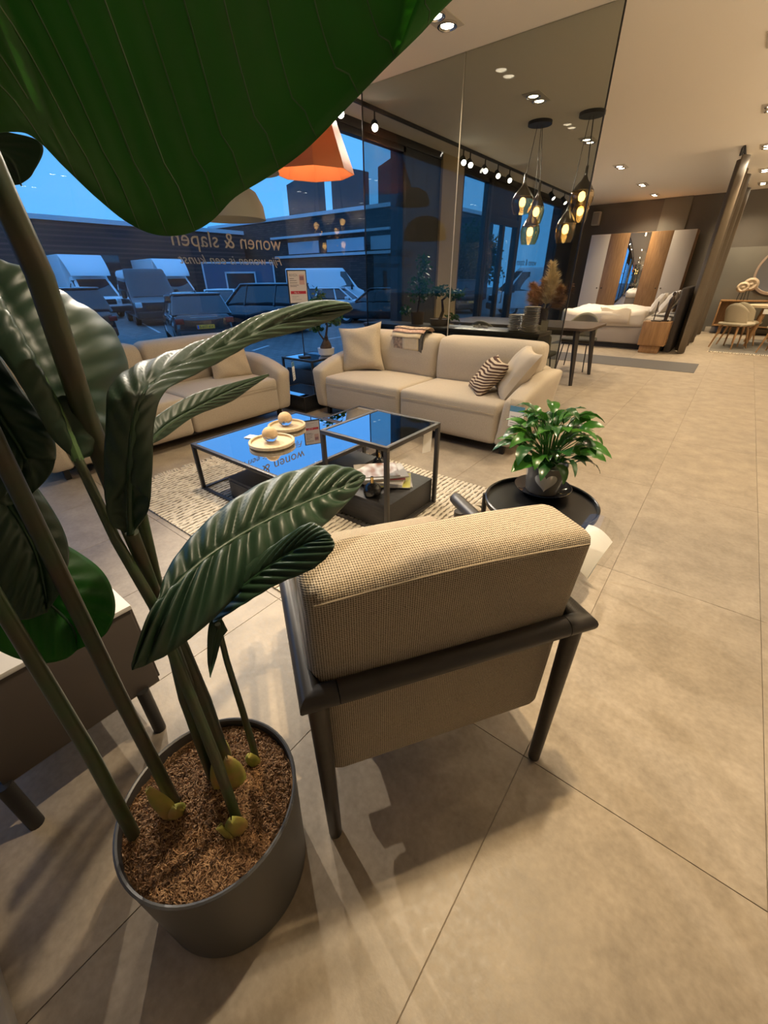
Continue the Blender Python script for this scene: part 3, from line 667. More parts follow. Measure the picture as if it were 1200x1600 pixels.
def cr_spline(P, t):                                     # Catmull-Rom through the points, t in 0..1
    n_ = len(P)-1; s_ = min(n_-1e-6, max(0, t*n_)); i = int(s_); f = s_-i
    p0, p1, p2, p3 = P[max(0, i-1)], P[i], P[i+1], P[min(n_, i+2)]
    return .5*((2*p1)+(p2-p0)*f+(2*p0-5*p1+4*p2-p3)*f*f+(3*p1-p0-3*p2+p3)*f**3)
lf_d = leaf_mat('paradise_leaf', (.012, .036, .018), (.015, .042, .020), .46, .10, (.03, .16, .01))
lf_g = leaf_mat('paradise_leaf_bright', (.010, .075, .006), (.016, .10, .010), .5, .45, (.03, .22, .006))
rib_m = M('leaf_midrib', (.07, .15, .045), .4); rib_d = M('leaf_midrib_dark', (.02, .055, .022), .4)
def big_leaf(mid, lft, rgt, mat, vein=.004, nv=17, bow=.02, slant=.25, rib=rib_d, rw=.004, nu=84, ncol=12, fold=0):
    slant = min(slant, .16)
    Ms, Ls, Rs = [[at(*p)-BO for p in q] for q in (mid, lft, rgt)]
    mb = MB(); N = ncol*2
    def f(u, v):
        m_ = cr_spline(Ms, u); e = cr_spline(Ls, u) if v < .5 else cr_spline(Rs, u); s_ = abs(v-.5)*2
        p = m_.lerp(e, s_)
        tg_ = cr_spline(Ms, min(1, u+.01))-cr_spline(Ms, max(0, u-.01)); wd = cr_spline(Rs, u)-cr_spline(Ls, u)
        nrm = tg_.cross(wd)
        if nrm.length < 1e-9: return p
        nrm.normalize()
        if nrm.z < 0: nrm = -nrm
        wl_ = (e-m_).length
        fade = min(1, s_*6)*min(1, (1-s_)*3+.25)
        ph = (u - slant*s_*(.4+.6*u))*nv*2*PI
        return p + nrm*(bow*4*s_*(1-s_)*min(1, wl_/.1) + vein*fade*min(1, wl_/.08)*(math.sin(ph)+.12*math.sin(2*ph+1)) - .006*math.exp(-(s_/.06)**2))
    mb.grid(f, nu, N)
    o = mb.build('leaf', mat, bp_, True, 180)
    md = o.modifiers.new('solid', 'SOLIDIFY'); md.thickness = .0012; md.offset = 0
    pts = [cr_spline(Ms, k/24)-Vector((0, 0, .003)) for k in range(25)]
    MB().tube(pts, [rw*(1-.75*k/24) for k in range(25)], 8).build('midrib', rib, o)
    return o
# the big leaf hanging over the lens from the tallest stalk
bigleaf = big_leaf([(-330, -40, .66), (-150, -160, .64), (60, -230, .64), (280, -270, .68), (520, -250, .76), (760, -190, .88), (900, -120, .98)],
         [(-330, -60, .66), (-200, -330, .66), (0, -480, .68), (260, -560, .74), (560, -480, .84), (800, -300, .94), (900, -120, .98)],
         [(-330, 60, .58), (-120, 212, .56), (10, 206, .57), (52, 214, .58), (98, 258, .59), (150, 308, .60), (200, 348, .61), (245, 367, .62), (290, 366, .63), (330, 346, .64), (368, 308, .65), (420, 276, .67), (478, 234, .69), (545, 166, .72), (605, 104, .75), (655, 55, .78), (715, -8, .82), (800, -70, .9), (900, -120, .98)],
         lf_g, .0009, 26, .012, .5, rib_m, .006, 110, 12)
mb = MB()
dg_ = bigleaf.data
def leafpt(i, j): return dg_.vertices[i*25+j].co
for i in range(8, 100, 6):
    pts = []
    for j in range(13, 25):
        ii = min(109, i+int((j-12)*1.1)); p = leafpt(ii, j); q = leafpt(ii+1, j)-p; r_ = leafpt(ii, j-1)-p; nn = q.cross(r_)
        nn = nn.normalized() if nn.length > 0 else Vector((0, 0, 1))
        pts.append(p + (nn if nn.dot(EYE-BO-p) > 0 else -nn)*.0004)
    mb.tube(pts, [.0010]*11+[.0004], 5)
o = mb.build('side_veins', M('vein_green', (.045, .12, .03), .45), bigleaf); o['kind'] = 'stuff'
# a darker leaf tip behind it at the far left
big_leaf([(-160, 170, .8), (-60, 215, .8), (10, 245, .8), (32, 286, .8)], [(-160, 100, .8), (-40, 190, .8), (63, 222, .8), (52, 270, .8), (32, 288, .8)], [(-160, 240, .8), (-90, 290, .8), (-20, 292, .8), (10, 291, .8), (32, 288, .8)], lf_d, .001, 9, .005)
# the broad leaf whose stalk joint shows at the left
big_leaf([(121, 716, .66), (92, 645, .66), (60, 580, .67), (25, 515, .70), (-8, 455, .75), (-40, 400, .8)],
         [(118, 718, .66), (84, 688, .65), (55, 640, .64), (15, 575, .65), (-40, 500, .69), (-60, 400, .8)],
         [(124, 718, .66), (152, 708, .70), (172, 696, .74), (176, 640, .78), (200, 580, .82), (188, 536, .83), (168, 505, .84), (118, 477, .84), (78, 456, .84), (20, 424, .83), (-40, 400, .8)],
         lf_d, .0014, 13, .028, .12, rib_m, .007)
big_leaf([(-120, 470, 0.77), (-60, 560, 0.75), (0, 650, 0.74), (40, 720, 0.75), (44, 775, 0.77)], [(-120, 420, 0.79), (-40, 500, 0.77), (28, 600, 0.75), (82, 680, 0.75), (82, 735, 0.76), (44, 778, 0.77)], [(-120, 560, 0.77), (-90, 650, 0.75), (-60, 730, 0.74), (0, 788, 0.75), (44, 778, 0.77)], lf_d, .003, 12, .02)
big_leaf([(-70, 700, 0.84), (0, 770, 0.82), (50, 850, 0.81), (70, 925, 0.82), (72, 955, 0.82)], [(-70, 690, 0.86), (30, 735, 0.84), (84, 800, 0.82), (107, 858, 0.82), (98, 915, 0.82), (72, 957, 0.82)], [(-70, 760, 0.84), (-60, 860, 0.82), (-30, 940, 0.82), (30, 968, 0.82), (72, 957, 0.82)], lf_d, .003, 12, .02)
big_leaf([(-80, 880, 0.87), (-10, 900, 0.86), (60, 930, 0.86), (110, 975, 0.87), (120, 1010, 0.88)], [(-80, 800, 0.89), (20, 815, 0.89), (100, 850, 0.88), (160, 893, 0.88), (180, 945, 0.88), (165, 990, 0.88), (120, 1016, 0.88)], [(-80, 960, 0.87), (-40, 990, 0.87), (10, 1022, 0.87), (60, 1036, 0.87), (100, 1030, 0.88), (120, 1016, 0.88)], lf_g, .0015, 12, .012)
# the arching leaf, tip lying over the window sofa
big_leaf([(203, 832, .67), (202, 760, .61), (206, 690, .59), (216, 630, .60), (246, 590, .65), (300, 562, .74), (360, 538, .85), (430, 508, .97), (490, 490, 1.08), (550, 481, 1.18)],
         [(196, 832, .67), (170, 812, .65), (163, 740, .61), (166, 660, .61), (172, 605, .64), (210, 572, .70), (280, 548, .79), (350, 522, .90), (410, 492, 1.0), (490, 470, 1.11), (540, 472, 1.16), (551, 482, 1.18)],
         [(208, 832, .67), (232, 795, .61), (238, 730, .59), (241, 660, .60), (258, 612, .63), (300, 588, .71), (350, 562, .81), (400, 535, .91), (450, 522, 1.0), (510, 504, 1.10), (551, 484, 1.18)],
         lf_d, .0055, 17, .015, .35, rib_d, .005, 100)
big_leaf([(233, 690, .84), (262, 662, .87), (310, 634, .93), (365, 607, 1.01), (420, 585, 1.10)], [(230, 688, .84), (240, 655, .87), (300, 617, .94), (360, 599, 1.01), (420, 584, 1.10)], [(232, 696, .84), (258, 683, .86), (305, 650, .92), (360, 628, 1.0), (395, 604, 1.06), (420, 587, 1.10)], lf_d, .003, 16, .006, .3)
# the near drooping leaf and the two behind it
big_leaf([(246, 944, .73), (300, 888, .76), (350, 850, .79), (410, 815, .84), (480, 782, .90), (535, 760, .95), (571, 745, .99)],
         [(246, 938, .73), (264, 886, .77), (305, 832, .81), (360, 784, .86), (430, 745, .92), (500, 727, .97), (548, 731, 1.0), (571, 743, .99)],
         [(240, 950, .72), (206, 1038, .69), (225, 1040, .70), (272, 1016, .72), (330, 970, .75), (385, 916, .79), (440, 872, .83), (500, 826, .89), (550, 778, .95), (571, 747, .99)],
         lf_d, .0085, 13, .014, .5, rib_d, .0045, 110)
big_leaf([(333, 968, .82), (372, 922, .79), (418, 885, .76), (470, 852, .73), (516, 838, .70)], [(330, 962, .82), (378, 892, .80), (430, 850, .78), (480, 818, .74), (500, 822, .72), (517, 836, .70)], [(334, 974, .81), (378, 946, .77), (432, 914, .74), (490, 888, .71), (521, 858, .695), (520, 842, .70)], lf_d, .0045, 12, .008, .4)
big_leaf([(344, 962, .83), (336, 1000, .83), (331, 1030, .83), (328, 1057, .83)], [(332, 958, .83), (325, 985, .83), (324, 1030, .83), (328, 1057, .83)], [(356, 985, .83), (346, 1000, .83), (338, 1030, .83), (329, 1058, .83)], lf_d, .001, 6, .004)
# stalks, each from its own spot in the coir
sk_g = M('stalk_green', (.030, .062, .022), .35, noise=(3, (.05, .05, .025), 3, (1, 1, 6))); sk_b = M('stalk_brown', (.055, .042, .024), .38, noise=(3, (.03, .05, .022), 3, (1, 1, 6)))
def stalk(pts, r, mat): MB().tube([Vector(p)-BO for p in pts], r, 12, .3).build('stalk', mat, bp_)
stalk([(-.663, -.013, .28), (-.664, 0, .6), (-.665, .005, .95), (-.70, .01, 1.3)], [.0125, .0115, .010, .009], sk_g)
stalk([(-.648, .071, .28), (-.65, .072, .7), (-.65, .078, 1.15), (-.66, .09, 1.5), (-.65, .10, 1.7)], [.0125, .0115, .0105, .010, .009], sk_b)
stalk([(-.594, .178, .28), (-.596, .180, .6), at(205, 830, .745), at(130, 640, .668), at(62, 430, .63), at(2, 300, .635), at(-60, 150, .68), at(-110, 0, .76)], [.0125, .0128, .013, .0135, .0138, .0135, .012, .010], sk_b)
stalk([(-.512, .136, .28), (-.515, .14, .55), at(240, 945, .725), at(182, 845, .675), at(121, 716, .66)], [.0105, .0100, .008, .0068, .006], sk_g)
stalk([(-.648, .178, .28), (-.648, .18, .6), at(206, 832, .67)], [.0115, .0105, .009], sk_b)
stalk([(-.632, .150, .28), (-.636, .158, .6), at(220, 800, .71)], [.0105, .0095, .008], sk_g)
stalk([(-.615, .172, .28), (-.612, .17, .5), at(246, 942, .735)], [.0105, .0095, .008], sk_b)
stalk([(-.593, .243, .28), (-.592, .243, .5), (-.590, .24, .66), at(340, 975, .825)], [.0085, .007, .006, .005], sk_g)
# dry sheaths at the foot of the stalks
shm = M('dry_sheath', (.42, .26, .09), .6, noise=(14, (.25, .28, .04), 3)); lightm = M('sheath_green_tip', (.28, .32, .05), .6)
for (x, y, az, h, wd, out) in ((-.640, .058, -.9, .090, .026, .35), (-.630, .066, -.1, .055, .018, .9), (-.500, .130, -.5, .062, .022, .5), (-.505, .120, -1.6, .04, .018, .3), (-.578, .180, -.4, .085, .024, .25), (-.640, .19, .2, .075, .018, .2), (-.60, .160, -.2, .08, .022, .2), (-.588, .236, -.8, .042, .017, .3)):
    def sh(u, v, x=x, y=y, az=az, h=h, wd=wd, out=out):
        d = (v-.5)*2; wdt = wd*(math.sin(PI*min(.98, .22+.76*u)))**.8; cup = .012*(1-d*d)
        px_, py_ = math.cos(az), math.sin(az); r = .006+out*.03*u**1.5+cup
        return (x+px_*r-py_*d*wdt-BO.x, y+py_*r+px_*d*wdt-BO.y, .308+h*1.7*u)
    o = MB().grid(sh, 10, 6).build('sheath', shm, bp_); md = o.modifiers.new('solid', 'SOLIDIFY'); md.thickness = .001
for (px, py) in ((322, 1182), (302, 1268)):
    p = at(px, py, .5); k = (.302-EYE.z)/(p.z-EYE.z); q = EYE+(p-EYE)*k-BO
    MB().lathe([(0, 0), (.012, .001), (.009, .006), (0, .008)], 9, (q.x, q.y, q.z), False).build('pebble', M('grey_pebble', (.3, .29, .27), .6), bp_)

# ---------------------------------------------------------------- tv unit at the left
tv = thing('tv_cabinet', 'low taupe cabinet with white top and black round legs behind the plant', 'cabinet', (-1.9, .03, 0))
ta = M('taupe_lacquer', (.085, .068, .057), .6)
MB().box(-.78, .78, -.20, .205, .19, .50, .003).build('body', ta, tv)
MB().box(-.785, .785, -.205, .21, .50, .515, .002).build('top', M('white_top', (.70, .67, .63), .5), tv)
for k in range(3): MB().box(-.77+.52*k, -.77+.52*k+.5, .205, .213, .2, .49, .002).build('drawer', ta, tv)
for x in (-.70, .78):
    for y in (-.2, .15):
        MB().tube([(x, y, 0), (x, y, .20)], .019, 14).build('leg', black, tv)
o = MB().box(-.05, .05, -.018, .018, 0, .012, .003).build('remote_control', M('grey_plastic', (.18, .18, .19), .4)); o.location = (-1.52, .215, .516); o.rotation_euler = (0, 0, .25); tag(o, 'small grey remote control on the white cabinet top', 'remote')
tv2 = thing('display_plinth', 'pale grey plinth edge at the lower left floor corner', 'plinth', (-1.3, -.50, 0))
MB().box(-.6, .72, -.28, .19, 0, .045, .004).build('base', M('plinth_paint', (.30, .27, .24), .7), tv2)
MB().box(-.6, .66, -.28, .13, .045, .07, .004).build('top_board', M('plinth_top', (.42, .38, .33), .7), tv2)

# ---------------------------------------------------------------- lamps by the window
org = M('orange_shade', (.55, .19, .075), .7, trans=0); n, l, b = nodes_of(org)
tl = n.new('ShaderNodeBsdfTranslucent'); tl.inputs[0].default_value = (1, .40, .14, 1); mx = n.new('ShaderNodeMixShader'); mx.inputs[0].default_value = .14
l.new(b.outputs[0], mx.inputs[1]); l.new(tl.outputs[0], mx.inputs[2]); l.new(mx.outputs[0], n['Material Output'].inputs[0])
lp = thing('pendant_lamp', 'orange eight sided pendant lamp shade glowing by the window', 'lamp', (-4.04, 3.97, 2.295))
o = MB().lathe([(.432, 0), (.412, .06), (.205, .57), (.195, .57), (.402, .06), (.422, .0)], 8, cap=False).build('lamp_shade', org, lp, False)
MB().tube([(0, 0, .5), (0, 0, .755)], .006, 6).build('cord', black, lp)
MB().lathe([(0, .24), (.03, .25), (.045, .29), (.03, .33), (.0, .36)], 12, cap=False).build('bulb', M('bulb_glow', (1, .8, .5), .5, emit=((1, .72, .42), 9)), lp)
MB().tube([(0, 0, .35), (0, 0, .5)], .018, 8).build('socket', black, lp)
lamp_light('bulb_light', 'POINT', 12, (1, .66, .38), lp, (0, 0, .2), .05)
crm = M('cream_shade', (.25, .235, .19), .75)
for (loc, r, h, lb) in (((-4.05, 2.84, 1.81), .32, .30, 'cream grey dome pendant lamp hanging low, half behind the big leaf'), ((-4.05, 3.18, 2.20), .235, .2, 'smaller cream pendant lamp above the dome one, mostly hidden by the leaf')):
    lp = thing('pendant_lamp', lb, 'lamp', loc)
    MB().lathe([(r, 0), (r*.97, h*.35), (r*.8, h*.7), (r*.45, h*.93), (.03, h), (.03, h*.98), (r*.44, h*.91), (r*.79, h*.68), (r*.955, h*.34), (r*.985, 0)], 40, cap=False).build('lamp_shade', crm, lp)
    MB().tube([(0, 0, h*.98), (0, 0, HC-loc[2])], .004, 6).build('cord', black, lp)
    MB().lathe([(0, h*.4), (.04, h*.5), (.04, h*.6), (.0, h*.75)], 12, cap=False).build('bulb', MATS['bulb_glow'], lp)

# ---------------------------------------------------------------- between the sofas: sign stand, bonsai
sg = thing('sign_stand', 'small black stand holding a framed white price sign with red bar', 'sign', (-4.16, 3.68, .46), math.radians(62))
MB().box(-.07, .07, -.06, .06, 0, .012, .002).build('base', black, sg)
MB().tube([(0, 0, .01), (0, 0, .62)], .006, 8).build('pole', black, sg)
MB().box(-.115, .115, -.008, .008, .60, .95, .002).build('frame', black, sg)
cd = MB().box(-.104, .104, -.0105, -.0082, .612, .938).build('sign_card', M('sign_paper', (.70, .64, .62), .5), sg)
red = M('sign_red', (.55, .03, .06), .5); grey_i = M('grey_ink', (.22, .20, .21), .6); pink = M('pale_red_print', (.6, .38, .35), .6)
MB().box(-.09, .092, -.0118, -.0106, .705, .735).build('red_bar', red, cd)
MB().box(.025, .085, -.0118, -.0106, .80, .90).build('product_print', pink, cd); MB().box(.03, .078, -.0124, -.0119, .845, .885).build('product_picture', M('product_ink', (.3, .16, .2), .6), cd)
text('heading', 'REVEZA.', .034, grey_i, cd, (-.09, -.0108, .885), (PI/2, 0, 0), width=.10)
for k, (wd, z) in enumerate(((.05, .865), (.08, .845), (.085, .822), (.1, .798), (.075, .785))):
    MB().box(-.088, -.088+wd, -.0116, -.0106, z-.006, z).build('text_line', grey_i, cd)
for k, wd in enumerate((.08, .05, .11)): MB().box(-.08, -.08+wd, -.0116, -.0106, .68-.016*k-.003, .68-.016*k).build('text_line', grey_i, cd)
text('price', 'Nu 4.-', .026, card_m, cd, (-.05, -.0122, .711), (PI/2, 0, 0))
whc = M('white_ceramic', (.66, .61, .55), .35)
def bonsai(label, loc, potmat, potprof, trunk, crown, lm, group=None, n_=420, size=.035):
    t = thing('bonsai', label, 'potted plant', loc, 0, group)
    MB().lathe(potprof, 32, cap=False).build('pot', potmat, t)
    MB().lathe([(0, potprof[-1][1]), (potprof[-2][0]*.97, potprof[-1][1]+.001)], 20, cap=False).build('soil', MATS['potting_soil'], t)
    bk = M('bonsai_bark', (.05, .028, .018), .9, noise=(20, (.09, .055, .035), 5), bump=(40, 1, .008))
    for pts, r in trunk: MB().tube(pts, r, 9).build('trunk', bk, t)
    rnd = random.Random(len(label)); vs, fs = [], []
    for (c, r, k) in crown:
        for _ in range(k):
            d = Vector((rnd.gauss(0, 1), rnd.gauss(0, 1), rnd.gauss(0, 1))).normalized()*(rnd.random()**.4)
            p = Vector(c)+Vector((d.x*r[0], d.y*r[1], d.z*r[2])); a = Vector((rnd.gauss(0, 1), rnd.gauss(0, 1), rnd.gauss(-.2, .7))).normalized(); s_ = size*rnd.uniform(.6, 1.2)
            b_ = a.cross(Vector((rnd.gauss(0, 1), rnd.gauss(0, 1), rnd.gauss(0, 1)))).normalized()*s_*.24; i = len(vs)
            vs += [p, p+a*s_*.5+b_, p+a*s_, p+a*s_*.5-b_]; fs.append((i, i+1, i+2, i+3))
    me = bpy.data.meshes.new('foliage'); me.from_pydata([tuple(v) for v in vs], [], fs); me.materials.append(lm)
    o = bpy.data.objects.new('foliage', me); C.objects.link(o); o.parent = t; o['kind'] = 'stuff'
    return t
bl = leaf_mat('bonsai_leaf', (.018, .045, .016), (.035, .08, .03), .4, .2); bl2 = leaf_mat('bonsai_leaf_dark', (.012, .05, .025), (.02, .07, .04), .5, .2)
bonsai('bonsai with swollen dark trunk in a white bowl on the corner table', (-4.02, 3.93, .46), whc, [(0, 0), (.075, 0), (.10, .02), (.108, .09), (.104, .092), (.098, .09), (0, .075)],
       [([(0, 0, .07), (.0, .0, .10), (.01, 0, .15), (.0, .01, .19), (.02, 0, .23)], [.075, .075, .055, .03, .018]), ([(.0, 0, .17), (.03, .02, .35), (.0, .0, .55)], [.016, .011, .006]), ([(.0, 0, .16), (-.07, -.03, .26), (-.12, 0, .33)], [.012, .008, .004])],
       [((.02, .0, .56), (.13, .13, .10), 130), ((.10, .05, .42), (.12, .12, .06), 90), ((-.11, -.03, .33), (.08, .08, .07), 70), ((-.05, -.02, .66), (.06, .06, .09), 50)], bl, size=.075)

# ---------------------------------------------------------------- console behind the sofa, with plants and plates
cs = thing('console', 'long black console cabinet behind the sofa under the smoked glass', 'console', (-2.75, 4.80, 0))
MB().box(-1.19, 1.19, -.19, .19, .06, .765, .003).build('body', blackp, cs)
MB().box(-1.2, 1.2, -.2, .2, .765, .80, .003).build('top', M('console_top', (.055, .048, .042), .4), cs)
for k in range(4): MB().box(-1.18+.594*k, -1.18+.594*k+.578, -.198, -.19, .09, .75, .002).build('door', blackp, cs)
MB().box(-1.1, 1.1, -.15, .15, 0, .06).build('plinth', black, cs)
plm = M('stoneware_plate', (.40, .33, .25), .45); plm2 = M('plate_rim', (.5, .43, .34), .4)
NUM = ['topmost', 'second', 'third', 'fourth', 'fifth', 'sixth', 'seventh', 'eighth', 'ninth', 'tenth', 'eleventh', 'twelfth', 'thirteenth', 'fourteenth', 'fifteenth']
def ORD(k, n_): return 'the topmost plate' if k == n_-1 else 'the bottom plate' if k == 0 else NUM[n_-1-k]+' from the top'
def plates(x, y, n_, who, r):
    for k in range(n_):
        o = bpy.data.objects.new('plate', PL); C.objects.link(o); o.location = (x+.002*math.sin(k*2.3), y, .80+.0165*k); s_ = r/.10; o.scale = (s_, s_, 1)
        tag(o, 'taupe stoneware plate in the %s stack on the console, %s' % (who, ORD(k, n_)), 'plate', 'plates in the %s stack' % who)
PL = MB().lathe([(0, .0), (.055, 0), (.06, .002), (.096, .0115), (.1, .0145), (.0975, .0162), (.06, .008), (0, .006)], 32, cap=False).mesh('plate', plm)
plates(-1.875, 4.74, 10, 'lower left', .085); plates(-1.70, 4.70, 15, 'taller right', .088)
cc = thing('menu_holder', 'small clear card holder standing beside the plate stacks', 'card holder', (-1.60, 4.86, .80), .2)
MB().box(-.04, .04, -.002, .002, 0, .12).build('clear_panel', clear, cc, False); MB().box(-.036, .036, -.0012, .0012, .005, .11).build('card', M('beige_card', (.5, .45, .36), .6), cc)
for (x, y, rz, lb) in ((-2.42, 4.66, .1, 'small white price card lying on the console, left of two'), (-2.26, 4.66, -.1, 'small white price card lying on the console, nearer the plates')):
    o = MB().box(-.045, .045, -.03, .03, 0, .001).build('price_card', card_m, None, False); o.location = (x, y, .8005); o.rotation_euler = (0, 0, rz); tag(o, lb, 'card')
cl = thing('table_sign', 'row of small pale cut-out letters on the console', 'sign', (-2.30, 4.84, .80))
text('letters', 'welkom', .06, M('pale_letter', (.5, .48, .45), .6), cl, (-.14, 0, .0), (PI/2, 0, 0), ext=.006)
tc1 = M('terracotta_grey', (.14, .085, .06), .7, noise=(12, (.10, .065, .05), 4))
bonsai('tall dark leafy plant in a brown pot at the left end of the console', (-3.22, 4.82, .80), tc1, [(0, 0), (.075, 0), (.085, .14), (.08, .14), (.075, .13), (0, .12)], [([(0, 0, .12), (.02, 0, .3), (0, .02, .5)], [.014, .010, .006])],
       [((.02, 0, .42), (.16, .14, .18), 260), ((.06, .0, .66), (.08, .08, .12), 110), ((-.16, -.03, .16), (.08, .08, .05), 60)], bl2, size=.06)
bonsai('low spreading bonsai in a wide flat brown pot on the console', (-2.90, 4.84, .80), tc1, [(0, 0), (.10, 0), (.115, .015), (.125, .075), (.12, .075), (.112, .065), (0, .06)], [([(0, 0, .05), (.04, 0, .16), (.02, .0, .28), (.14, 0, .36)], [.022, .018, .012, .006])],
       [((-.02, 0, .38), (.14, .12, .06), 170), ((.20, .0, .34), (.12, .1, .05), 150), ((.17, 0, .10), (.09, .06, .025), 60)], bl2, size=.055)

# ---------------------------------------------------------------- dining set behind the glass
dt = thing('dining_table', 'dark wood dining table with tapered legs behind the smoked glass', 'table', (-2.5, 6.6, 0))
dw = M('smoked_oak', (.085, .058, .04), .4, noise=(5, (.06, .04, .028), 6, (1, 12, 1)))
def rr(u):  return u
mb = MB(); b2 = bmesh.new(); bmesh.ops.create_cube(b2, size=1); bmesh.ops.scale(b2, vec=(2.16, 1.06, .03), verts=b2.verts)
ve = [e for e in b2.edges if abs(e.verts[0].co.z-e.verts[1].co.z) > .01]; bmesh.ops.bevel(b2, geom=ve, offset=.16, segments=8, profile=.5, affect='EDGES'); mb.merge(b2, Matrix.Translation((0, 0, .715))); mb.build('table_top', dw, dt)
dk = M('dark_stained_wood', (.022, .017, .014), .4)
MB().box(-.85, .85, -.36, .36, .62, .70, .004).build('apron', dk, dt)
for sx_ in (-1, 1):
    for sy in (-1, 1):
        MB().tube([(sx_*.98, sy*.47, 0), (sx_*.90, sy*.41, .70)], [.024, .042], 4).build('leg', dk, dt)
shell_m = M('sage_shell', (.155, .14, .10), .55); seat_m = M('seat_dark_green', (.045, .042, .033), .8)
def shell_chair(label, loc, rz, mat, legm, group, wood=False):
    t = thing('dining_chair', label, 'chair', loc, rz, group)
    def bkf(u, v):
        a = (u-.5)*2.3; hgt = .46+.36*v*(1-.30*abs(u-.5)**1.6*2) - .08*(abs(u-.5)*2)**2*v
        r = .24+.01*v
        return (r*math.sin(a), .05-r*math.cos(a)*.85-.06*v, hgt)
    o = MB().grid(bkf, 18, 8).build('backrest', mat, t); md = o.modifiers.new('solid', 'SOLIDIFY'); md.thickness = .022
    MB().soft(-.23, .23, -.20, .24, .42, .475, .026, (.005, .01, .012), 5).build('seat', seat_m if not wood else mat, t)
    for sx_ in (-1, 1):
        for sy in (-1, 1):
            if wood: MB().tube([(sx_*.22, sy*.23, 0), (sx_*.15, sy*.14, .43)], [.011, .022], 10).build('leg', legm, t)
            else: MB().tube([(sx_*.21, sy*.22, 0), (sx_*.17, sy*.16, .43)], .0085, 8).build('leg', legm, t)
    return t
g_ = 'shell chairs around the dark dining table'
shell_chair('sage shell dining chair seen behind the console, left of the plates', (-2.62, 5.62, 0), 0, shell_m, black, g_)
shell_chair('sage shell dining chair at the near table side, right of the plates', (-1.93, 5.62, 0), 0, shell_m, black, g_)
shell_chair('sage shell dining chair on the far table side by the glass edge', (-1.86, 7.42, 0), PI, shell_m, black, g_)
va = thing('pampas_vase', 'brown glass vase of dried pampas plumes on the dining table', 'vase', (-2.12, 6.3, .73))
MB().lathe([(0, 0), (.055, 0), (.065, .02), (.07, .12), (.058, .2), (.06, .21), (.054, .2), (.06, .12), (0, .02)], 24, cap=False).build('vase', M('brown_glass', (.055, .035, .022), .12, spec=.7), va)
rnd = random.Random(4)
def plume(base, tip, col, n_, wd, L):
    vs, fs = [], []; base, tip = Vector(base), Vector(tip); ax = (tip-base); an = ax.normalized()
    for k in range(n_):
        u = rnd.random(); p = base.lerp(tip, .40+.60*u) + Vector((.02*math.sin(3*u), 0, 0)); a = rnd.uniform(0, 2*PI)
        sd = an.orthogonal(); sd = (Matrix.Rotation(a, 3, an) @ sd)
        l_ = L*(1.05-.75*abs(u-.25))*rnd.uniform(.5, 1.15); d = (an*rnd.uniform(.5, 1.0)+sd*wd*rnd.uniform(.3, 1.0)).normalized()*l_
        e = p+d+Vector((0, 0, -.25*l_*rnd.random()))
        q = d.cross(Vector((rnd.gauss(0, 1), rnd.gauss(0, 1), rnd.gauss(0, 1)))).normalized()*.0022; i = len(vs); vs += [p-q, p+q, p+d*.55+q, p+d*.55-q, e]; fs += [(i, i+1, i+2, i+3), (i+3, i+2, i+4)]
    i = len(vs); q = Vector((.003, 0, 0)); vs += [base-q, base+q, tip+q, tip-q]; fs.append((i, i+1, i+2, i+3))
    me = bpy.data.meshes.new('plume'); me.from_pydata([tuple(v) for v in vs], [], fs); me.materials.append(col); o = bpy.data.objects.new('plume', me); C.objects.link(o); o.parent = va; o['kind'] = 'stuff'
pc = M('pampas_cream', (.85, .70, .45), .9); pb = M('pampas_brown', (.52, .30, .14), .9); pd = M('dried_dark', (.10, .05, .03), .9)
for (tx, ty, tz, m, n_, wd) in ((.01, 0, .74, pc, 260, .35), (.07, .02, .62, pc, 200, .4), (-.06, .0, .55, pb, 200, .5), (-.24, .05, .50, pb, 230, .45), (-.2, -.05, .38, pb, 200, .5), (.18, .0, .46, pb, 200, .5), (.28, .04, .48, pd, 90, .3), (.2, .05, .36, pb, 160, .5), (.06, -.05, .45, pc, 200, .5), (-.12, .03, .42, pb, 180, .5)):
    plume((0, 0, .12), (tx, ty, tz), m, n_*3, .5+wd, .17)
smoke = M('smoked_lamp_glass', (.55, .40, .20), .05, trans=.0); sg_m = glass_mat('amber_glass', (.93, .83, .62), 1.3, .07)
cone_m = M('dark_bronze_glass', (.05, .04, .03), .15, spec=.7)
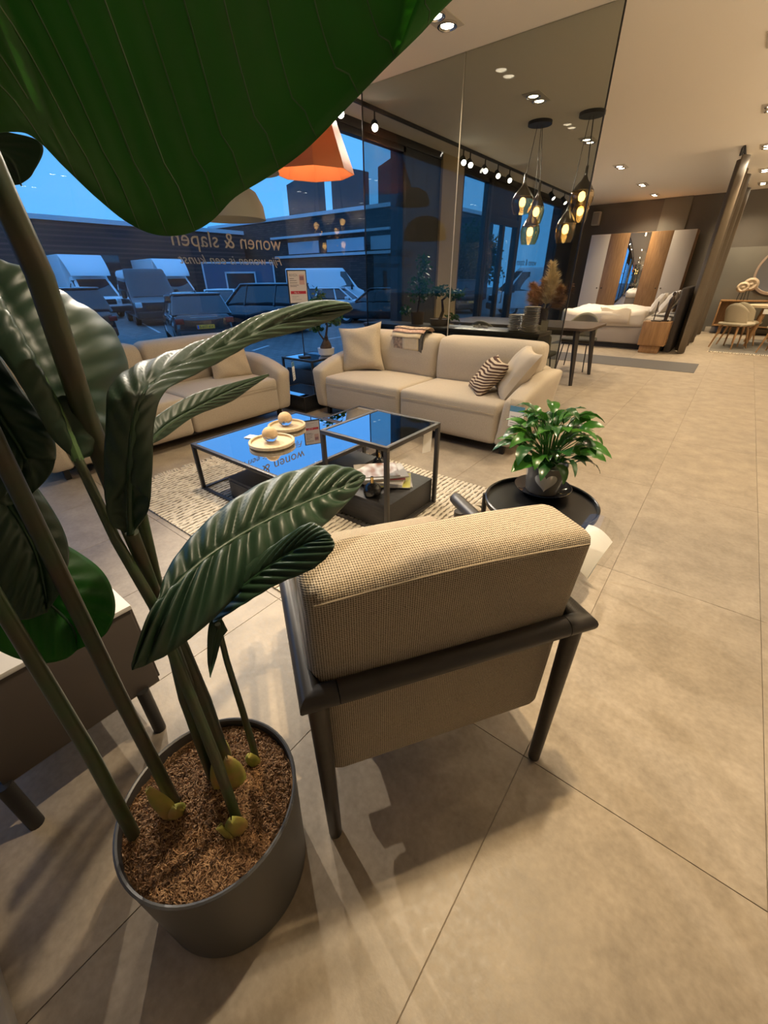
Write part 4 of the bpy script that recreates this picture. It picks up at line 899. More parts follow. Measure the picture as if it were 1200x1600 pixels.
for (cx, cy, lamps, lb) in ((-2.74, 6.81, ((-2.82, 6.76, 2.22, 0), (-2.62, 6.80, 2.10, 1), (-2.70, 6.88, 1.88, 2)), 'cluster of three amber glass pendants on a round black plate, left one'), (-2.12, 6.87, ((-2.05, 6.83, 2.22, 0), (-2.07, 6.95, 2.08, 1), (-2.20, 6.87, 1.88, 2)), 'cluster of three amber glass pendants on a round black plate, near glass edge')):
    t = thing('pendant_cluster', lb, 'lamp', (cx, cy, HC))
    MB().lathe([(0, 0), (.15, 0), (.15, -.035), (0, -.035)], 32, cap=False).build('ceiling_plate', black, t)
    for (x, y, z, kind) in lamps:
        dx, dy, dz = x-cx, y-cy, z-HC
        R_, H_ = ((.15, .27), (.105, .28), (.135, .31))[kind]
        sh = MB().lathe([(R_*.72, -H_*.5), (R_*.92, -H_*.25), (R_, 0), (R_*.9, H_*.2), (R_*.89, H_*.2), (R_*.98, 0), (R_*.9, -H_*.25), (R_*.70, -H_*.5)], 28, (dx, dy, dz), False).build('glass_shade', sg_m, t)
        MB().lathe([(R_*.9, H_*.2), (R_*.62, H_*.42), (R_*.28, H_*.62), (.018, H_*.8), (.016, H_*1.15), (0, H_*1.15)], 28, (dx, dy, dz), False).build('dark_cap', cone_m, sh)
        MB().lathe([(0, -.06), (.034, -.042), (.045, 0), (.03, .04), (0, .055)], 14, (dx, dy, dz), False).build('bulb', M('amber_bulb', (1, .7, .3), .4, emit=((1, .68, .30), 14)), sh)
        MB().tube([(dx*.3, dy*.3, -.03), (dx*.85, dy*.85, dz*.55), (dx, dy, dz+H_)], .004, 6).build('cord', black, t)
        lamp_light('bulb_light', 'POINT', 5, (1, .7, .38), t, (dx, dy, dz), .03)
# dark strip let into the tiles
o = struct(MB().box(-4.4, -.245, 8.10, 9.03, .0005, .004).build('trim_1', M('dark_floor_strip', (.075, .07, .066), .6)))

# ---------------------------------------------------------------- bedroom corner
oak = M('oak_veneer', (.36, .20, .085), .45, noise=(3.5, (.27, .145, .06), 6, (9, 9, 1)))
wwh = M('wardrobe_white', (.62, .55, .46), .45)
wr = thing('wardrobe', 'five door wardrobe in white and oak with a mirror door, by the back wall', 'wardrobe', (-2.585, 14.22, 0))
MB().box(-1.225, 1.225, .025, .6, 0, 2.3, .003).build('carcass', oak, wr)
for k, m in enumerate((wwh, oak, None, oak, wwh)):
    x0 = -1.22+.488*k
    o = MB().box(x0+.002, x0+.486, 0, .024, .06, 2.295, .0015).build('door', m or M('mirror', (.75, .77, .8), .01, 1), wr)
    if k in (0, 3): MB().lathe([(0, 0), (.018, 0), (.018, .02), (0, .02)], 12).build('knob', M('bronze_knob', (.12, .09, .06), .35, 1), o); kn = o.children[0]; kn.rotation_euler = (PI/2, 0, 0); kn.location = (x0+.43, 0, 1.02)
    if k in (1, 4): MB().lathe([(0, 0), (.018, 0), (.018, .02), (0, .02)], 12).build('knob', MATS['bronze_knob'], o); kn = o.children[0]; kn.rotation_euler = (PI/2, 0, 0); kn.location = (x0+.06, 0, 1.02)
bd = thing('bed', 'wide box spring bed with white duvet beside the curtain', 'bed', (-1.95, 11.1, 0))
lin = M('white_linen', (.70, .64, .56), .9, spec=.2, bump=(30, .4, .006)); bsm = M('box_spring_cloth', (.40, .35, .30), .9)
MB().box(-1.03, 1.02, -.9, .9, .10, .42, .03, 3).build('box_spring', bsm, bd)
MB().soft(-1.02, 1.0, -.9, .9, .40, .60, .06, (.01, .01, .02), 6).build('mattress', M('mattress_cloth', (.62, .57, .5), .9), bd)
def duv(p): return (p.x, p.y, p.z + (.02*math.sin(7*p.x+3*p.y)+.015*math.sin(11*p.y-4*p.x))*(1 if p.z > .5 else .2))
MB().soft(-1.06, .55, -.95, .95, .42, .70, .07, (.02, .02, .04), 12, duv).build('duvet', lin, bd)
MB().soft(1.02, 1.14, -.95, .95, .0, 1.12, .04, (.02, .01, .01), 6).build('headboard', M('headboard_cloth', (.07, .055, .045), .9), bd)
MB().box(-.98, .98, -.84, .84, .0, .10).build('bed_base', black, bd)
for k, (x, y, z, s_) in enumerate(((.84, -.5, .86, 1), (.84, .45, .86, 1), (.66, -.42, .845, .85))):
    Rm = Matrix.Rotation(PI/2, 4, 'Z') @ Matrix.Rotation(math.radians(28), 4, 'X')
    o = MB().pillow(.62*s_, .46*s_, .17, Rm, seed=k+20).build('bed_pillow', lin); o.location = (-1.95+x, 11.1+y, z)
    tag(o, ('white bed pillow against the headboard, nearer the nightstand', 'white bed pillow against the headboard, far side', 'white bed pillow lying forward on the bed')[k], 'pillow', 'bed pillows')
mb = MB()
def thr(u, v):
    y = -1.02+.8*v; x = -.25+.55*u
    z = .735+.02*math.sin(9*u+4*v) if y > -.93 else .735-(-.93-y)*3.0
    return (x-.25*v, max(y, -.985-.01*math.sin(8*u)), z)
o = mb.grid(thr, 14, 24).build('throw_blanket', M('cream_throw', (.60, .52, .42), .95, bump=(60, .6, .006))); o.location = (-1.95, 11.1, 0); md = o.modifiers.new('solid', 'SOLIDIFY'); md.thickness = .02; tag(o, 'cream throw blanket draped over the near side of the bed', 'blanket')
nd = thing('nightstand', 'oak block nightstand on a narrower plinth in front of the curtain', 'nightstand', (-1.13, 9.98, 0))
MB().box(-.23, .22, -.17, .17, .14, .56, .004).build('body', oak, nd); MB().box(-.215, .205, -.176, -.17, .16, .54, .002).build('drawer', oak, nd); MB().box(-.19, .14, -.13, .13, 0, .14, .003).build('plinth', oak, nd)
br = M('dark_bronze', (.05, .032, .02), .45, .4)
t = thing('figurine', 'dark slender standing figurine sculpture on the nightstand', 'sculpture', (-1.03, 9.98, .56))
MB().tube([(0, 0, .01), (.0, 0, .12), (.005, 0, .24), (.012, 0, .36), (.018, 0, .40), (.02, 0, .43)], [.028, .034, .036, .042, .03, .012], 12).build('body', br, t); MB().lathe([(0, .42), (.024, .44), (.027, .465), (.018, .49), (0, .50)], 14, (.02, 0, 0), False).build('head', br, t); MB().box(-.06, .06, -.05, .05, 0, .02, .003).build('base', br, t)
t = thing('candle_holder', 'thin dark stick candle holder on the nightstand', 'candle holder', (-1.22, 9.98, .56))
MB().lathe([(0, 0), (.045, 0), (.045, .012), (.01, .018), (.008, .2), (.011, .32), (.0, .34)], 16, cap=False).build('stick', br, t)
o = MB().box(-.10, .06, -.06, .06, 0, .016, .004).build('wooden_dish', br); o.location = (-1.14, 9.9, .56); tag(o, 'small flat dark dish on the nightstand front edge', 'dish')
# curtain dividing bed and dining displays
cm = M('brown_curtain', (.105, .082, .058), .62, spec=.3)
ct = thing('curtain', 'dark brown floor length curtain hanging from a ceiling rail beside the bed', 'curtain', (-.68, 10.0, 0))
def cur(u, v): return (.075*math.sin(u*2*PI*7.2)+.03*math.sin(u*31), 4.3*u, .02+2.93*v)
o = MB().grid(cur, 260, 10).build('cloth', cm, ct); md = o.modifiers.new('solid', 'SOLIDIFY'); md.thickness = .006
MB().box(-.015, .015, -.05, 4.35, HC-.03, HC, .002).build('rail', black, ct)
for k in range(14): MB().tube([(0, .02+.33*k, HC-.03), (0, .02+.33*k, 2.94)], .008, 6).build('hook', black, ct)
MB().tube([(0, -.03, HC), (-.02, -.04, HC-.04), (-.02, -.02, 2.93)], .016, 8).build('end_hook', black, ct)
t = thing('wall_speaker', 'small white loudspeaker on the back wall above the wardrobe', 'speaker', (-3.93, YB-.08, 2.72))
MB().box(-.10, .10, -.08, .08, -.16, .16, .02, 3).build('cabinet', M('speaker_white', (.5, .46, .4), .5), t); MB().box(-.075, .075, -.084, -.078, -.135, .135, .01, 2).build('grille', M('speaker_grille', (.35, .32, .27), .8, bump=(300, .6, .002)), t)

# ---------------------------------------------------------------- dining display at the far right
rg2 = thing('area_rug', 'grey flat rug with cream fringe under the far right dining set', 'rug', (1.4, 11.95, 0))
MB().box(-1.62, 1.7, -1.25, 1.35, .0005, .012, .002).build('pile', M('grey_rug', (.20, .185, .16), .95, noise=(30, (.14, .13, .11), 3, (1, 6, 1))), rg2)
mb = MB(); rnd = random.Random(8)
for k in range(110):
    x = -1.62+3.3*k/109; mb.tube([(x, -1.25, .008), (x+rnd.uniform(-.03, .03), -1.34, .006)], [.012, .006], 5)
o = mb.build('fringe', MATS['wool_fringe'], rg2); o['kind'] = 'stuff'
t2 = thing('dining_table', 'pale round-edged dining table with splayed wooden legs at the far right', 'table', (1.15, 12.3, 0.012))
mb = MB(); b2 = bmesh.new(); bmesh.ops.create_cube(b2, size=1); bmesh.ops.scale(b2, vec=(2.0, 1.0, .04), verts=b2.verts)
ve = [e for e in b2.edges if abs(e.verts[0].co.z-e.verts[1].co.z) > .01]; bmesh.ops.bevel(b2, geom=ve, offset=.4, segments=10, profile=.5, affect='EDGES'); mb.merge(b2, Matrix.Translation((0, 0, .74))); mb.build('table_top', M('pale_ash_top', (.55, .44, .30), .4), t2)
MB().box(-.75, .75, -.34, .34, .66, .72, .004).build('apron', oak, t2)
for sx_ in (-1, 1):
    for sy in (-1, 1): MB().tube([(sx_*.82, sy*.40, 0), (sx_*.70, sy*.32, .70)], [.026, .045], 8).build('leg', oak, t2)
o = MB().box(-.05, .05, -.001, .001, -.09, .0).build('price_tag', card_m, None, False); o.location = (.46, 11.795, .72); tag(o, 'white price card hanging from the pale far dining table', 'price tag')
crs = M('cream_upholstery', (.46, .40, .29), .85)
g_ = 'cream chairs at the far right dining table'
for (x, y, rz, lb) in ((.05, 11.45, -.55, 'cream upholstered chair at the left end of the far dining table, nearer'), (.16, 11.95, -.6, 'cream upholstered chair at the left end of the far dining table, behind'), (.80, 11.1, -.35, 'cream upholstered chair with tag on the near side of the far table'), (.95, 13.2, PI, 'cream upholstered chair on the far side by the sideboard')):
    shell_chair(lb, (x, y, .012), rz, crs, oak, g_, True)
o = sleeve('price_tag', 'blue and white price card on the back of the far near-side chair', (.72, 10.86, .80), -.35, .10, .15, -.2, .9)
sb = thing('sideboard', 'oak sideboard with open left niche against the right back wall', 'sideboard', (.62, 14.48, 0))
MB().box(-1.04, 1.04, -.2, .22, .74, .77, .003).box(-1.04, -1.01, -.2, .22, .18, .74, .003).box(1.01, 1.04, -.2, .22, .18, .74, .003).box(-1.01, 1.01, -.2, .22, .18, .21, .003).box(-1.01, 1.01, .19, .21, .21, .74).build('carcass', oak, sb)
for k in range(2): MB().box(-.62+.81*k, -.62+.81*k+.79, -.19, -.17, .215, .735, .002).build('door', M('dark_olive_front', (.07, .06, .04), .6), sb)
for x in (-.85, .85):
    for y in (-.13, .13): MB().tube([(x, y, 0), (x, y, .18)], .04, 14).build('leg', oak, sb)
wm = thing('wall_mirror', 'rounded pebble shaped mirror with pale wooden frame on right back wall', 'mirror', (.48, YB-.165, 1.42))
def peb(k, s_): a = 2*PI*k/64; return ((.47+.06*math.cos(a+.7)*1.0)*math.cos(a)*s_*(1-.12*math.sin(a)), (.50*math.sin(a)+.04*math.cos(2*a))*s_)
mb = MB(); prof = [(1.0, -.0), (1.0, -.045), (.90, -.05), (.88, -.02)]
mb.grid(lambda u, v: (lambda p, d: (p[0], d, p[1]))(peb(u*64, prof[int(round(v*3))][0]), prof[int(round(v*3))][1]), 64, 3); mb.build('frame', M('pale_frame', (.45, .34, .26), .5), wm)
mb = MB(); mb.grid(lambda u, v: (peb(u*64, .9*v)[0], -.018, peb(u*64, .9*v)[1]), 64, 2); bmesh.ops.remove_doubles(mb.bm, verts=mb.bm.verts, dist=1e-5); mb.build('mirror_glass', MATS['mirror'], wm)
sd = thing('shell_ornament', 'pair of pale round shell discs on black stands on the sideboard', 'ornament', (-.02, 14.42, .77))
for (dx, dz, r, dy) in ((-.05, .28, .13, -.05), (.08, .34, .16, .05)):
    def disc(u, v, r=r, dx=dx, dz=dz, dy=dy): a = 2*PI*u; return (dx+r*v*math.cos(a), dy-.02*(1-v)-.018*math.cos(v*9), dz+r*v*math.sin(a)*.9)
    o = MB().grid(disc, 32, 10).build('shell_disc', M('pale_shell', (.55, .44, .32), .6), sd); md = o.modifiers.new('solid', 'SOLIDIFY'); md.thickness = .012
for x in (-.09, -.01, .05, .12): MB().tube([(x, 0, 0), (x*.8, 0, .2)], .007, 6).build('stand', black, sd)
# ---------------------------------------------------------------- outside: car park at dusk
def ground(px, py):
    d = fw*F_PX + cr*(px-600) - cu*(py-800); return EYE + d*((ZG-CAM_H)/d.z)
pav = M('clay_pavers', (.14, .13, .125), .55, spec=.5); n, l, b = nodes_of(pav)
t_ = n.new('ShaderNodeTexCoord'); bk = n.new('ShaderNodeTexBrick'); bk.inputs['Scale'].default_value = 1; bk.inputs['Brick Width'].default_value = .42; bk.inputs['Row Height'].default_value = .21; bk.inputs['Mortar Size'].default_value = .018
bk.inputs['Color1'].default_value = (.17, .16, .155, 1); bk.inputs['Color2'].default_value = (.11, .105, .10, 1); bk.inputs['Mortar'].default_value = (.045, .045, .045, 1)
l.new(t_.outputs['Object'], bk.inputs[0]); l.new(bk.outputs[0], b.inputs['Base Color'])
bp = n.new('ShaderNodeBump'); bp.inputs['Strength'].default_value = .6; bp.inputs['Distance'].default_value = .01; bp.invert = True; l.new(bk.outputs[1], bp.inputs['Height']); l.new(bp.outputs[0], b.inputs['Normal'])
gr = struct(MB().box(-80, XW-.25, -45, 90, ZG-.2, ZG).build('ground', pav))
wl_ = M('road_paint', (.55, .55, .55), .6)
for (a, b_) in (((250, 520), (222, 505)), ((560, 522), (505, 531)), ((420, 540), (395, 548))):
    p, q = ground(*a), ground(*b_); d = (q-p).normalized(); s_ = Vector((-d.y, d.x, 0))*.05
    MB().addg([p-s_+Vector((0, 0, .004)), p+s_+Vector((0, 0, .004)), q+s_+Vector((0, 0, .004)), q-s_+Vector((0, 0, .004))], [(0, 1, 2, 3)]).build('parking_line', wl_, gr)
brickm = M('dark_brick', (.055, .045, .042), .85); n, l, b = nodes_of(brickm)
t_ = n.new('ShaderNodeTexCoord'); mp = n.new('ShaderNodeMapping'); mp.inputs['Rotation'].default_value = (PI/2, 0, 0); bk = n.new('ShaderNodeTexBrick'); bk.inputs['Scale'].default_value = 1; bk.inputs['Brick Width'].default_value = .5; bk.inputs['Row Height'].default_value = .16
bk.inputs['Color1'].default_value = (.075, .06, .055, 1); bk.inputs['Color2'].default_value = (.04, .034, .033, 1); bk.inputs['Mortar'].default_value = (.03, .03, .03, 1)
l.new(t_.outputs['Object'], mp.inputs[0]); l.new(mp.outputs[0], bk.inputs[0]); l.new(bk.outputs[0], b.inputs['Base Color'])
fasc = M('pale_fascia', (.55, .57, .6), .5); winm = M('pale_panel', (.50, .54, .6), .12, spec=.8); dkw = M('dark_window', (.02, .025, .03), .08, spec=.8)
bL = thing('warehouse', 'long dark brick warehouse behind the parked trucks', 'building', (-40, 0, ZG))
MB().box(-10, 0, -40, 29.0, 0, 5.6).build('wall', brickm, bL); MB().box(-10.1, .15, -40, 29.1, 5.6, 5.9).build('roof_edge', fasc, bL)
MB().box(.0, .08, -6, 1.5, 0, 3.0).build('roller_door', M('grey_door', (.10, .1, .11), .6), bL)
for k in range(4): MB().box(0, .06, 7+4.2*k, 8.6+4.2*k, 2.6, 3.6).build('window', dkw, bL)
bR = thing('warehouse', 'dark warehouse with pale band windows and three roof towers, facing the shop', 'building', (-25, 30, ZG))
MB().box(-22, 5.0, 0, 12, 0, 6.5).build('wall', brickm, bR); MB().box(-22, 5.1, -.15, 12, 6.5, 6.75).build('roof_edge', fasc, bR)
for (x0, x1) in ((-9.6, -5.6), (-4.6, -.4), (.3, 3.2)): MB().box(x0, x1, -.06, .02, 3.85, 4.75).build('window', winm, bR)
MB().box(-11.5, 2.5, -.5, 0, 5.05, 5.22).build('canopy', fasc, bR); MB().box(-11.5, 4, -.2, .0, 3.55, 3.75).build('sill_band', fasc, bR)
tower = M('tower_cladding', (.05, .052, .055), .6)
for (x0, x1) in ((-11.9, -7.8), (-6.1, -2.6), (-.9, 1.8)):
    xm = (x0+x1)/2
    MB().addg([(x0, 2.5, 6.5), (x1, 2.5, 6.5), (x1, 2.5, 9.5), (xm, 2.5, 9.9), (x0, 2.5, 9.5), (x0, 3.4, 6.5), (x1, 3.4, 6.5), (x1, 3.4, 9.5), (xm, 3.4, 9.9), (x0, 3.4, 9.5)],
              [(0, 1, 2, 3, 4), (9, 8, 7, 6, 5), (0, 4, 9, 5), (1, 6, 7, 2), (2, 7, 8, 3), (3, 8, 9, 4)]).build('roof_tower', tower, bR, False)
p = ground(383, 482)
cb = thing('site_cabin', 'dark blue cabin with white edge frame standing before the dark warehouse', 'cabin', (p.x, p.y, ZG), math.radians(52))
MB().box(-2.4, 2.4, 0, 2.4, 0, 2.9).build('body', M('cabin_blue', (.07, .10, .16), .6), cb)
m = MB(); m.box(-2.45, 2.45, -.05, .05, 2.85, 2.95).box(-2.45, -2.35, -.05, .05, 0, 2.9).box(2.35, 2.45, -.05, .05, 0, 2.9); m.build('edge_frame', fasc, cb)
m = MB(); m.box(-1.0, 1.1, -.06, .03, 2.25, 2.35).box(-1.0, -.9, -.06, .03, 1.0, 2.3).box(1.0, 1.1, -.06, .03, 1.0, 2.3).box(-1.0, 1.1, -.06, .03, 1.0, 1.08); m.build('window_frame', fasc, cb)
MB().box(-.9, 1.0, -.03, .01, 1.08, 2.25).build('window', dkw, cb)

tyre = M('tyre_rubber', (.012, .012, .012), .8); rimm = M('alloy_rim', (.35, .36, .38), .3, .9); cgl = M('car_glass', (.012, .016, .022), .05, spec=.9)
tailm = M('tail_lamp', (.22, .015, .015), .2); headm = M('head_lamp', (.6, .62, .65), .1, spec=.9); platem = M('number_plate', (.95, .42, .03), .5); trim_m = M('black_trim', (.015, .015, .016), .6)
def wheels(t, xs, W, r):
    for x in xs:
        for sg in (-1, 1):
            mb = MB(); mb.lathe([(r*.62, -.1), (r*.95, -.11), (r, -.06), (r, .06), (r*.95, .11), (r*.62, .1)], 24, cap=False)
            bmesh.ops.rotate(mb.bm, cent=(0, 0, 0), matrix=Matrix.Rotation(PI/2, 3, 'X'), verts=mb.bm.verts); bmesh.ops.translate(mb.bm, vec=(x, sg*(W/2-.12), r), verts=mb.bm.verts)
            o = mb.build('wheel', tyre, t)
            mb = MB(); mb.lathe([(0, .06), (r*.2, .07), (r*.55, .075), (r*.64, .09), (r*.64, -.09), (0, -.06)], 20, cap=False)
            bmesh.ops.rotate(mb.bm, cent=(0, 0, 0), matrix=Matrix.Rotation(-sg*PI/2, 3, 'X'), verts=mb.bm.verts); bmesh.ops.translate(mb.bm, vec=(x, sg*(W/2-.12), r), verts=mb.bm.verts)
            mb.build('rim', rimm, o)
def car(label, loc, hd, paint, L=4.4, W=1.84, H=1.48, est=0, belt=.92, plate=None):
    t = thing('car', label, 'car', (loc.x, loc.y, ZG), math.radians(hd)); hx = L/2
    def bf(p):
        u = p.x/hx; k = (p.z-.22)/(belt-.22); y = p.y*(1-.10*abs(u)**4)*(1-.07*max(0, k-.5)*2)
        z = p.z
        if u > .25: z -= .16*((u-.25)/.75)**1.3*max(0, k)
        x = p.x*(1-.05*max(0, .35-k))
        return (x, y, z)
    MB().soft(-hx, hx, -W/2, W/2, .20, belt, .10, (.06, .03, .03), 8, bf).build('body', paint, t)
    xr0, xf0 = (-hx+.10, hx*.42); xr1, xf1 = (-hx+(.30 if est else .62), hx*.08)
    def cf(p):
        k = min(1, max(0, (p.z-belt)/(H-belt))); u = (p.x-xr0)/(xf0-xr0); a = xr0+(xr1-xr0)*k**1.1; bb = xf0+(xf1-xf0)*k
        return (a+(bb-a)*u, p.y*(1-.20*k), p.z-.05*max(0, u-.6)*k)
    MB().soft(xr0, xf0, -W/2+.09, W/2-.09, belt-.06, H, .07, (.02, .02, .02), 6, cf).build('windows', cgl, t)
    MB().soft(xr1-.06, xf1+.03, -W/2*.79, W/2*.79, H-.045, H+.018, .03, (0, 0, .03), 6).build('roof', paint, t)
    for sg in (-1, 1):
        y0, y1 = sg*(W/2-.085), sg*(W/2*.80-.06)
        for (xa, xb) in ((xf0-.02, xf1+.02), (.05*L-.2, .02*L-.2), (xr0+.85, xr1+.55), (xr0+.03, xr1+.0)):
            MB().tube([(xa, y0, belt-.02), (xb, y1, H-.02)], [.05, .035], 6).build('pillar', paint, t)
        MB().box(hx-.22, hx-.02, sg*W*.40-.16, sg*W*.40+.10, .60, .74, .03).build('headlight', headm, t)
        MB().box(-hx-.045, -hx+.16, sg*W*.40-.15, sg*W*.40+.10, .70, .86, .03).build('tail_light', tailm, t)
        MB().soft(.2*L*.5+.1, .2*L*.5+.3, sg*(W/2+.06)-.08, sg*(W/2+.06)+.08, belt-.02, belt+.13, .04).build('wing_mirror', paint, t)
    MB().soft(-hx-.09, -hx+.12, -W*.43, W*.43, .25, .52, .06).build('rear_bumper', trim_m, t); MB().soft(hx-.12, hx+.07, -W*.42, W*.42, .22, .46, .05).build('front_bumper', trim_m, t)
    MB().box(-hx-.03, -hx+.02, -.40, .40, .86, .885, .01).build('chrome_strip', rimm, t)
    o = MB().box(-hx-.11, -hx-.05, -.26, .26, .56, .67, .005).build('number_plate', platem, t)
    MB().box(-hx-.112, -hx-.10, .205, .255, .562, .668).build('plate_band', M('plate_blue', (.03, .08, .4), .5), o)
    text('plate_text', plate or 'S-607-KV', .10, ink, o, (-hx-.1125, .19, .585), (PI/2, 0, -PI/2), width=.40)
    MB().lathe([(0, 0), (.06, 0), (.06, .02), (0, .03)], 16).build('badge', rimm, t); bd_ = t.children[-1]; bd_.rotation_euler = (0, -PI/2, 0); bd_.location = (-hx-.04, 0, .80)
    MB().tube([(xr1+.12, 0, H+.02), (xr1+.0, 0, H+.13)], .012, 6).build('aerial', trim_m, t)
    wheels(t, (-L*.31, L*.31), W, .33); return t
pt_g = M('grey_car_paint', (.03, .029, .031), .18, .2, coat=1); pt_d = M('dark_car_paint', (.02, .022, .026), .15, .3, coat=1); pt_w = M('white_car_paint', (.68, .69, .71), .25, coat=.8); pt_s = M('silver_car_paint', (.03, .035, .045), .2, .3, coat=1)
def rear(px, py, hd, L): return ground(px, py) + Vector((math.cos(math.radians(hd)), math.sin(math.radians(hd)), 0))*L/2
def cen(px, py): return ground(px, py)
car('large dark estate car parked with its rear to the window, left of the hatchback', rear(150, 541, 182, 4.6), 182, pt_g, 4.6, 1.9, 1.68, 1, 1.0, 'J-482-NT')
car('dark hatchback with yellow number plate parked rear to the window, behind the sofa', rear(328, 543, 158, 4.3), 158, pt_g, 4.3, 1.84, 1.50, 0, .95)
car('dark blue sport utility car parked side on behind the price sign', rear(482, 519, 199, 4.4), 199, pt_s, 4.5, 1.9, 1.72, 1, 1.02, 'T-915-GX')
car('dark car parked at the right, seen partly through the smoked glass', cen(590, 503), 206, pt_d, 4.3, 1.82, 1.47, 0, .93, 'K-338-RD')
car('pale car facing the window between the hatchback and the blue car', cen(352, 503), 322, pt_w, 4.2, 1.8, 1.45, 0, .93, 'P-204-HB')
car('pale car beyond the potted bonsai, in front of the white van', cen(532, 496), 30, pt_w, 4.2, 1.8, 1.45, 0, .93, 'N-550-SV')
car('pale car mostly hidden behind the large estate car at the far left', cen(40, 505), 8, pt_w, 4.3, 1.8, 1.5, 0, .93, 'R-771-LG')
car('black sport utility car seen through the smoked glass beside the entrance door', rear(733, 490, 150, 4.5), 150, pt_d, 4.5, 1.9, 1.75, 1, 1.02, 'H-126-ZN')
vw = M('white_van_paint', (.78, .79, .81), .3, coat=.5); vd = M('dark_van_paint', (.03, .033, .04), .2, .2, coat=1)
def van(label, loc, hd, paint, L=5.6, W=2.0, H=2.35, box=None, mark=None):
    t = thing('truck' if box else 'van', label, 'truck' if box else 'van', (loc.x, loc.y, ZG), math.radians(hd)); hx = L/2
    cabx = hx-2.1 if box else -hx
    cabH = 2.1 if box else H
    def cf(p):
        k = (p.z-.35)/(cabH-.35); y = p.y*(1-.12*max(0, k-.45)/.55); x = p.x
        if p.x > hx-1.9:
            u = (p.x-(hx-1.9))/1.9
            lim = hx if k < .38 else hx - 1.15*(k-.38)/.62 - .35*min(1, (k-.38)*8)*(k < .5)
            lim = hx - .08*k if k < .40 else hx-.45-1.1*(k-.40)/.60
            x = (hx-1.9)+u*(lim-(hx-1.9))
        return (x, y, p.z)
    MB().soft(cabx, hx, -W/2, W/2, .35, cabH, .10, (.02, .02, .02), 10, cf).build('cab', paint, t)
    # windscreen and side windows, set proud of the cab skin
    k0, k1 = .44, .92
    def wsx(k): return hx-.45-1.1*(k-.40)/.60
    z0, z1 = .35+(cabH-.35)*k0, .35+(cabH-.35)*k1; o_ = .03
    y0, y1 = W/2*(1-.12*max(0, k0-.45)/.55)-.14, W/2*(1-.12*(k1-.45)/.55)-.16
    MB().addg([(wsx(k0)+o_, -y0, z0), (wsx(k0)+o_, y0, z0), (wsx(k1)+o_, y1, z1), (wsx(k1)+o_, -y1, z1), (wsx(k0)-.06, -y0, z0), (wsx(k0)-.06, y0, z0), (wsx(k1)-.06, y1, z1), (wsx(k1)-.06, -y1, z1)], [(0, 1, 2, 3), (0, 4, 5, 1), (1, 5, 6, 2), (2, 6, 7, 3), (3, 7, 4, 0)]).build('windscreen', cgl, t, False)
    for sg in (-1, 1):
        ya, yb = sg*(W/2+.012), sg*(W/2*.9+.012)
        MB().addg([(hx-1.75, ya, z0+.02), (hx-.72, ya, z0+.02), (hx-1.35, yb, z1-.05), (hx-1.75, yb, z1-.05), (hx-1.75, ya-sg*.1, z0+.02), (hx-.72, ya-sg*.1, z0+.02), (hx-1.35, yb-sg*.1, z1-.05), (hx-1.75, yb-sg*.1, z1-.05)], [(0, 1, 2, 3), (0, 4, 5, 1), (1, 5, 6, 2), (2, 6, 7, 3), (3, 7, 4, 0)]).build('side_window', cgl, t, False)
        MB().box(hx-.16, hx+.02, sg*W*.38-.17, sg*W*.38+.12, .78, 1.0, .04).build('headlight', headm, t)
        MB().soft(hx-1.0, hx-.85, sg*(W/2+.16)-.1, sg*(W/2+.16)+.1, 1.15, 1.5, .05).build('wing_mirror', trim_m, t)
    MB().box(hx-.06, hx+.03, -W*.25, W*.25, .72, .98, .02).build('grille', trim_m, t); MB().soft(hx-.2, hx+.08, -W*.47, W*.47, .3, .62, .06).build('bumper', trim_m, t)
    if box:
        MB().box(-hx, hx-2.0, -box[0]/2, box[0]/2, .75, box[1], .03).build('cargo_box', paint, t)
        def wd(u, v): a = u; return (hx-2.02+1.15*(1-v**1.5)*(1-.25*(2*u-1)**2), (u-.5)*box[0]*(.92+.08*v), 2.12+(box[1]-2.14)*v)
        MB().grid(wd, 12, 10).build('wind_deflector', paint, t)
        MB().box(-hx, hx-2.1, -W/2+.2, W/2-.2, .5, .76).build('chassis', trim_m, t)
        if mark: text('side_mark', mark, .5, M('mark_ink', (.12, .14, .18), .6), t, (-hx+.5, -box[0]/2-.004, 1.3), (PI/2, 0, 0))
    wheels(t, (-hx+1.0, hx-1.0), W, .36); return t
def fr_(px, py, hd, L): return ground(px, py) - Vector((math.cos(math.radians(hd)), math.sin(math.radians(hd)), 0))*L/2
van('white box truck with wind deflector parked at left behind the large estate car', fr_(175, 498, 357, 6.0), 357, vw, 6.0, 2.0, 2.3, (2.15, 3.15), 'MOTK')
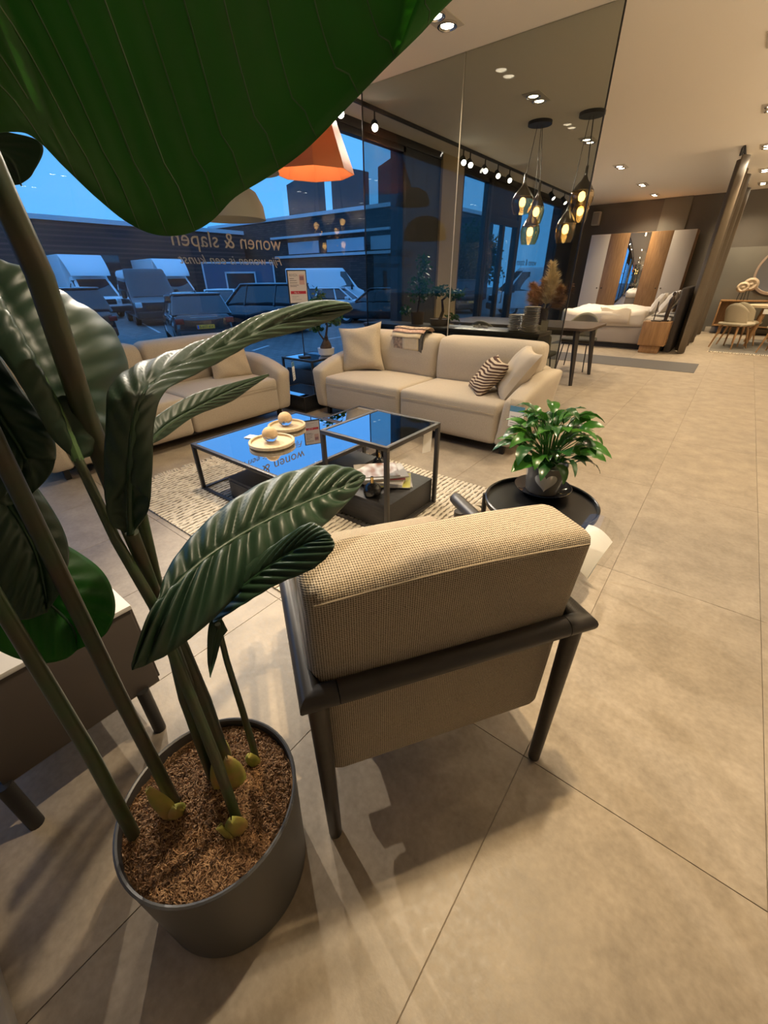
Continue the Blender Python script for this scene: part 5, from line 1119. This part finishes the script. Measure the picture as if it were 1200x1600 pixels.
van('white box truck parked between the dark van and the blue cabin', fr_(297, 484, 354, 6.2), 354, vw, 6.2, 2.0, 2.3, (2.2, 3.2))
van('dark panel van facing the window between the two white trucks', fr_(254, 509, 343, 5.0), 343, vd, 5.0, 1.95, 2.35)
van('white panel van parked side on beyond the potted bonsai', cen(512, 478), 42, vw, 5.8, 2.0, 2.55)
van('white panel van parked outside the farthest shop window', cen(842, 492), 215, vw, 5.6, 2.0, 2.3)
tm = leaf_mat('tree_leaf', (.015, .03, .012), (.03, .05, .02), .6, .2)
p = ground(738, 478)
t = thing('tree', 'dark leafy tree outside, seen through the smoked glass beside the entrance', 'tree', (p.x, p.y, ZG))
bkm = M('tree_bark', (.035, .028, .02), .9, bump=(20, 1, .02))
MB().tube([(0, 0, 0), (.05, 0, 1.2), (.1, .1, 2.4), (.0, .2, 3.8)], [.16, .13, .10, .04], 10).build('trunk', bkm, t)
for (q, a) in (((.9, .2, 3.2), 1.6), ((-.8, -.3, 3.4), 1.8), ((.2, .9, 3.9), 2.0)): MB().tube([(.06, .05, a), (q[0]*.5, q[1]*.5, (a+q[2])/2+.1), q], [.06, .045, .02], 7).build('branch', bkm, t)
rnd = random.Random(31); vs, fs = [], []
for _ in range(6500):
    d = Vector((rnd.gauss(0, 1), rnd.gauss(0, 1), rnd.gauss(0, 1))).normalized(); r = rnd.random()**.45; lob = 1+.22*math.sin(5*d.x+3*d.z)+.15*math.sin(7*d.y)
    q = Vector((d.x*1.9*lob*r, d.y*1.9*lob*r, 3.1+d.z*1.8*lob*r)); a = Vector((rnd.gauss(0, 1), rnd.gauss(0, 1), rnd.gauss(0, 1))).normalized(); c_ = a.cross(d).normalized()*.07; i = len(vs)
    vs += [tuple(q), tuple(q+a*.12+c_), tuple(q+a*.24), tuple(q+a*.12-c_)]; fs.append((i, i+1, i+2, i+3))
me = bpy.data.meshes.new('crown'); me.from_pydata(vs, [], fs); me.materials.append(tm); o = bpy.data.objects.new('crown', me); C.objects.link(o); o.parent = t; o['kind'] = 'stuff'
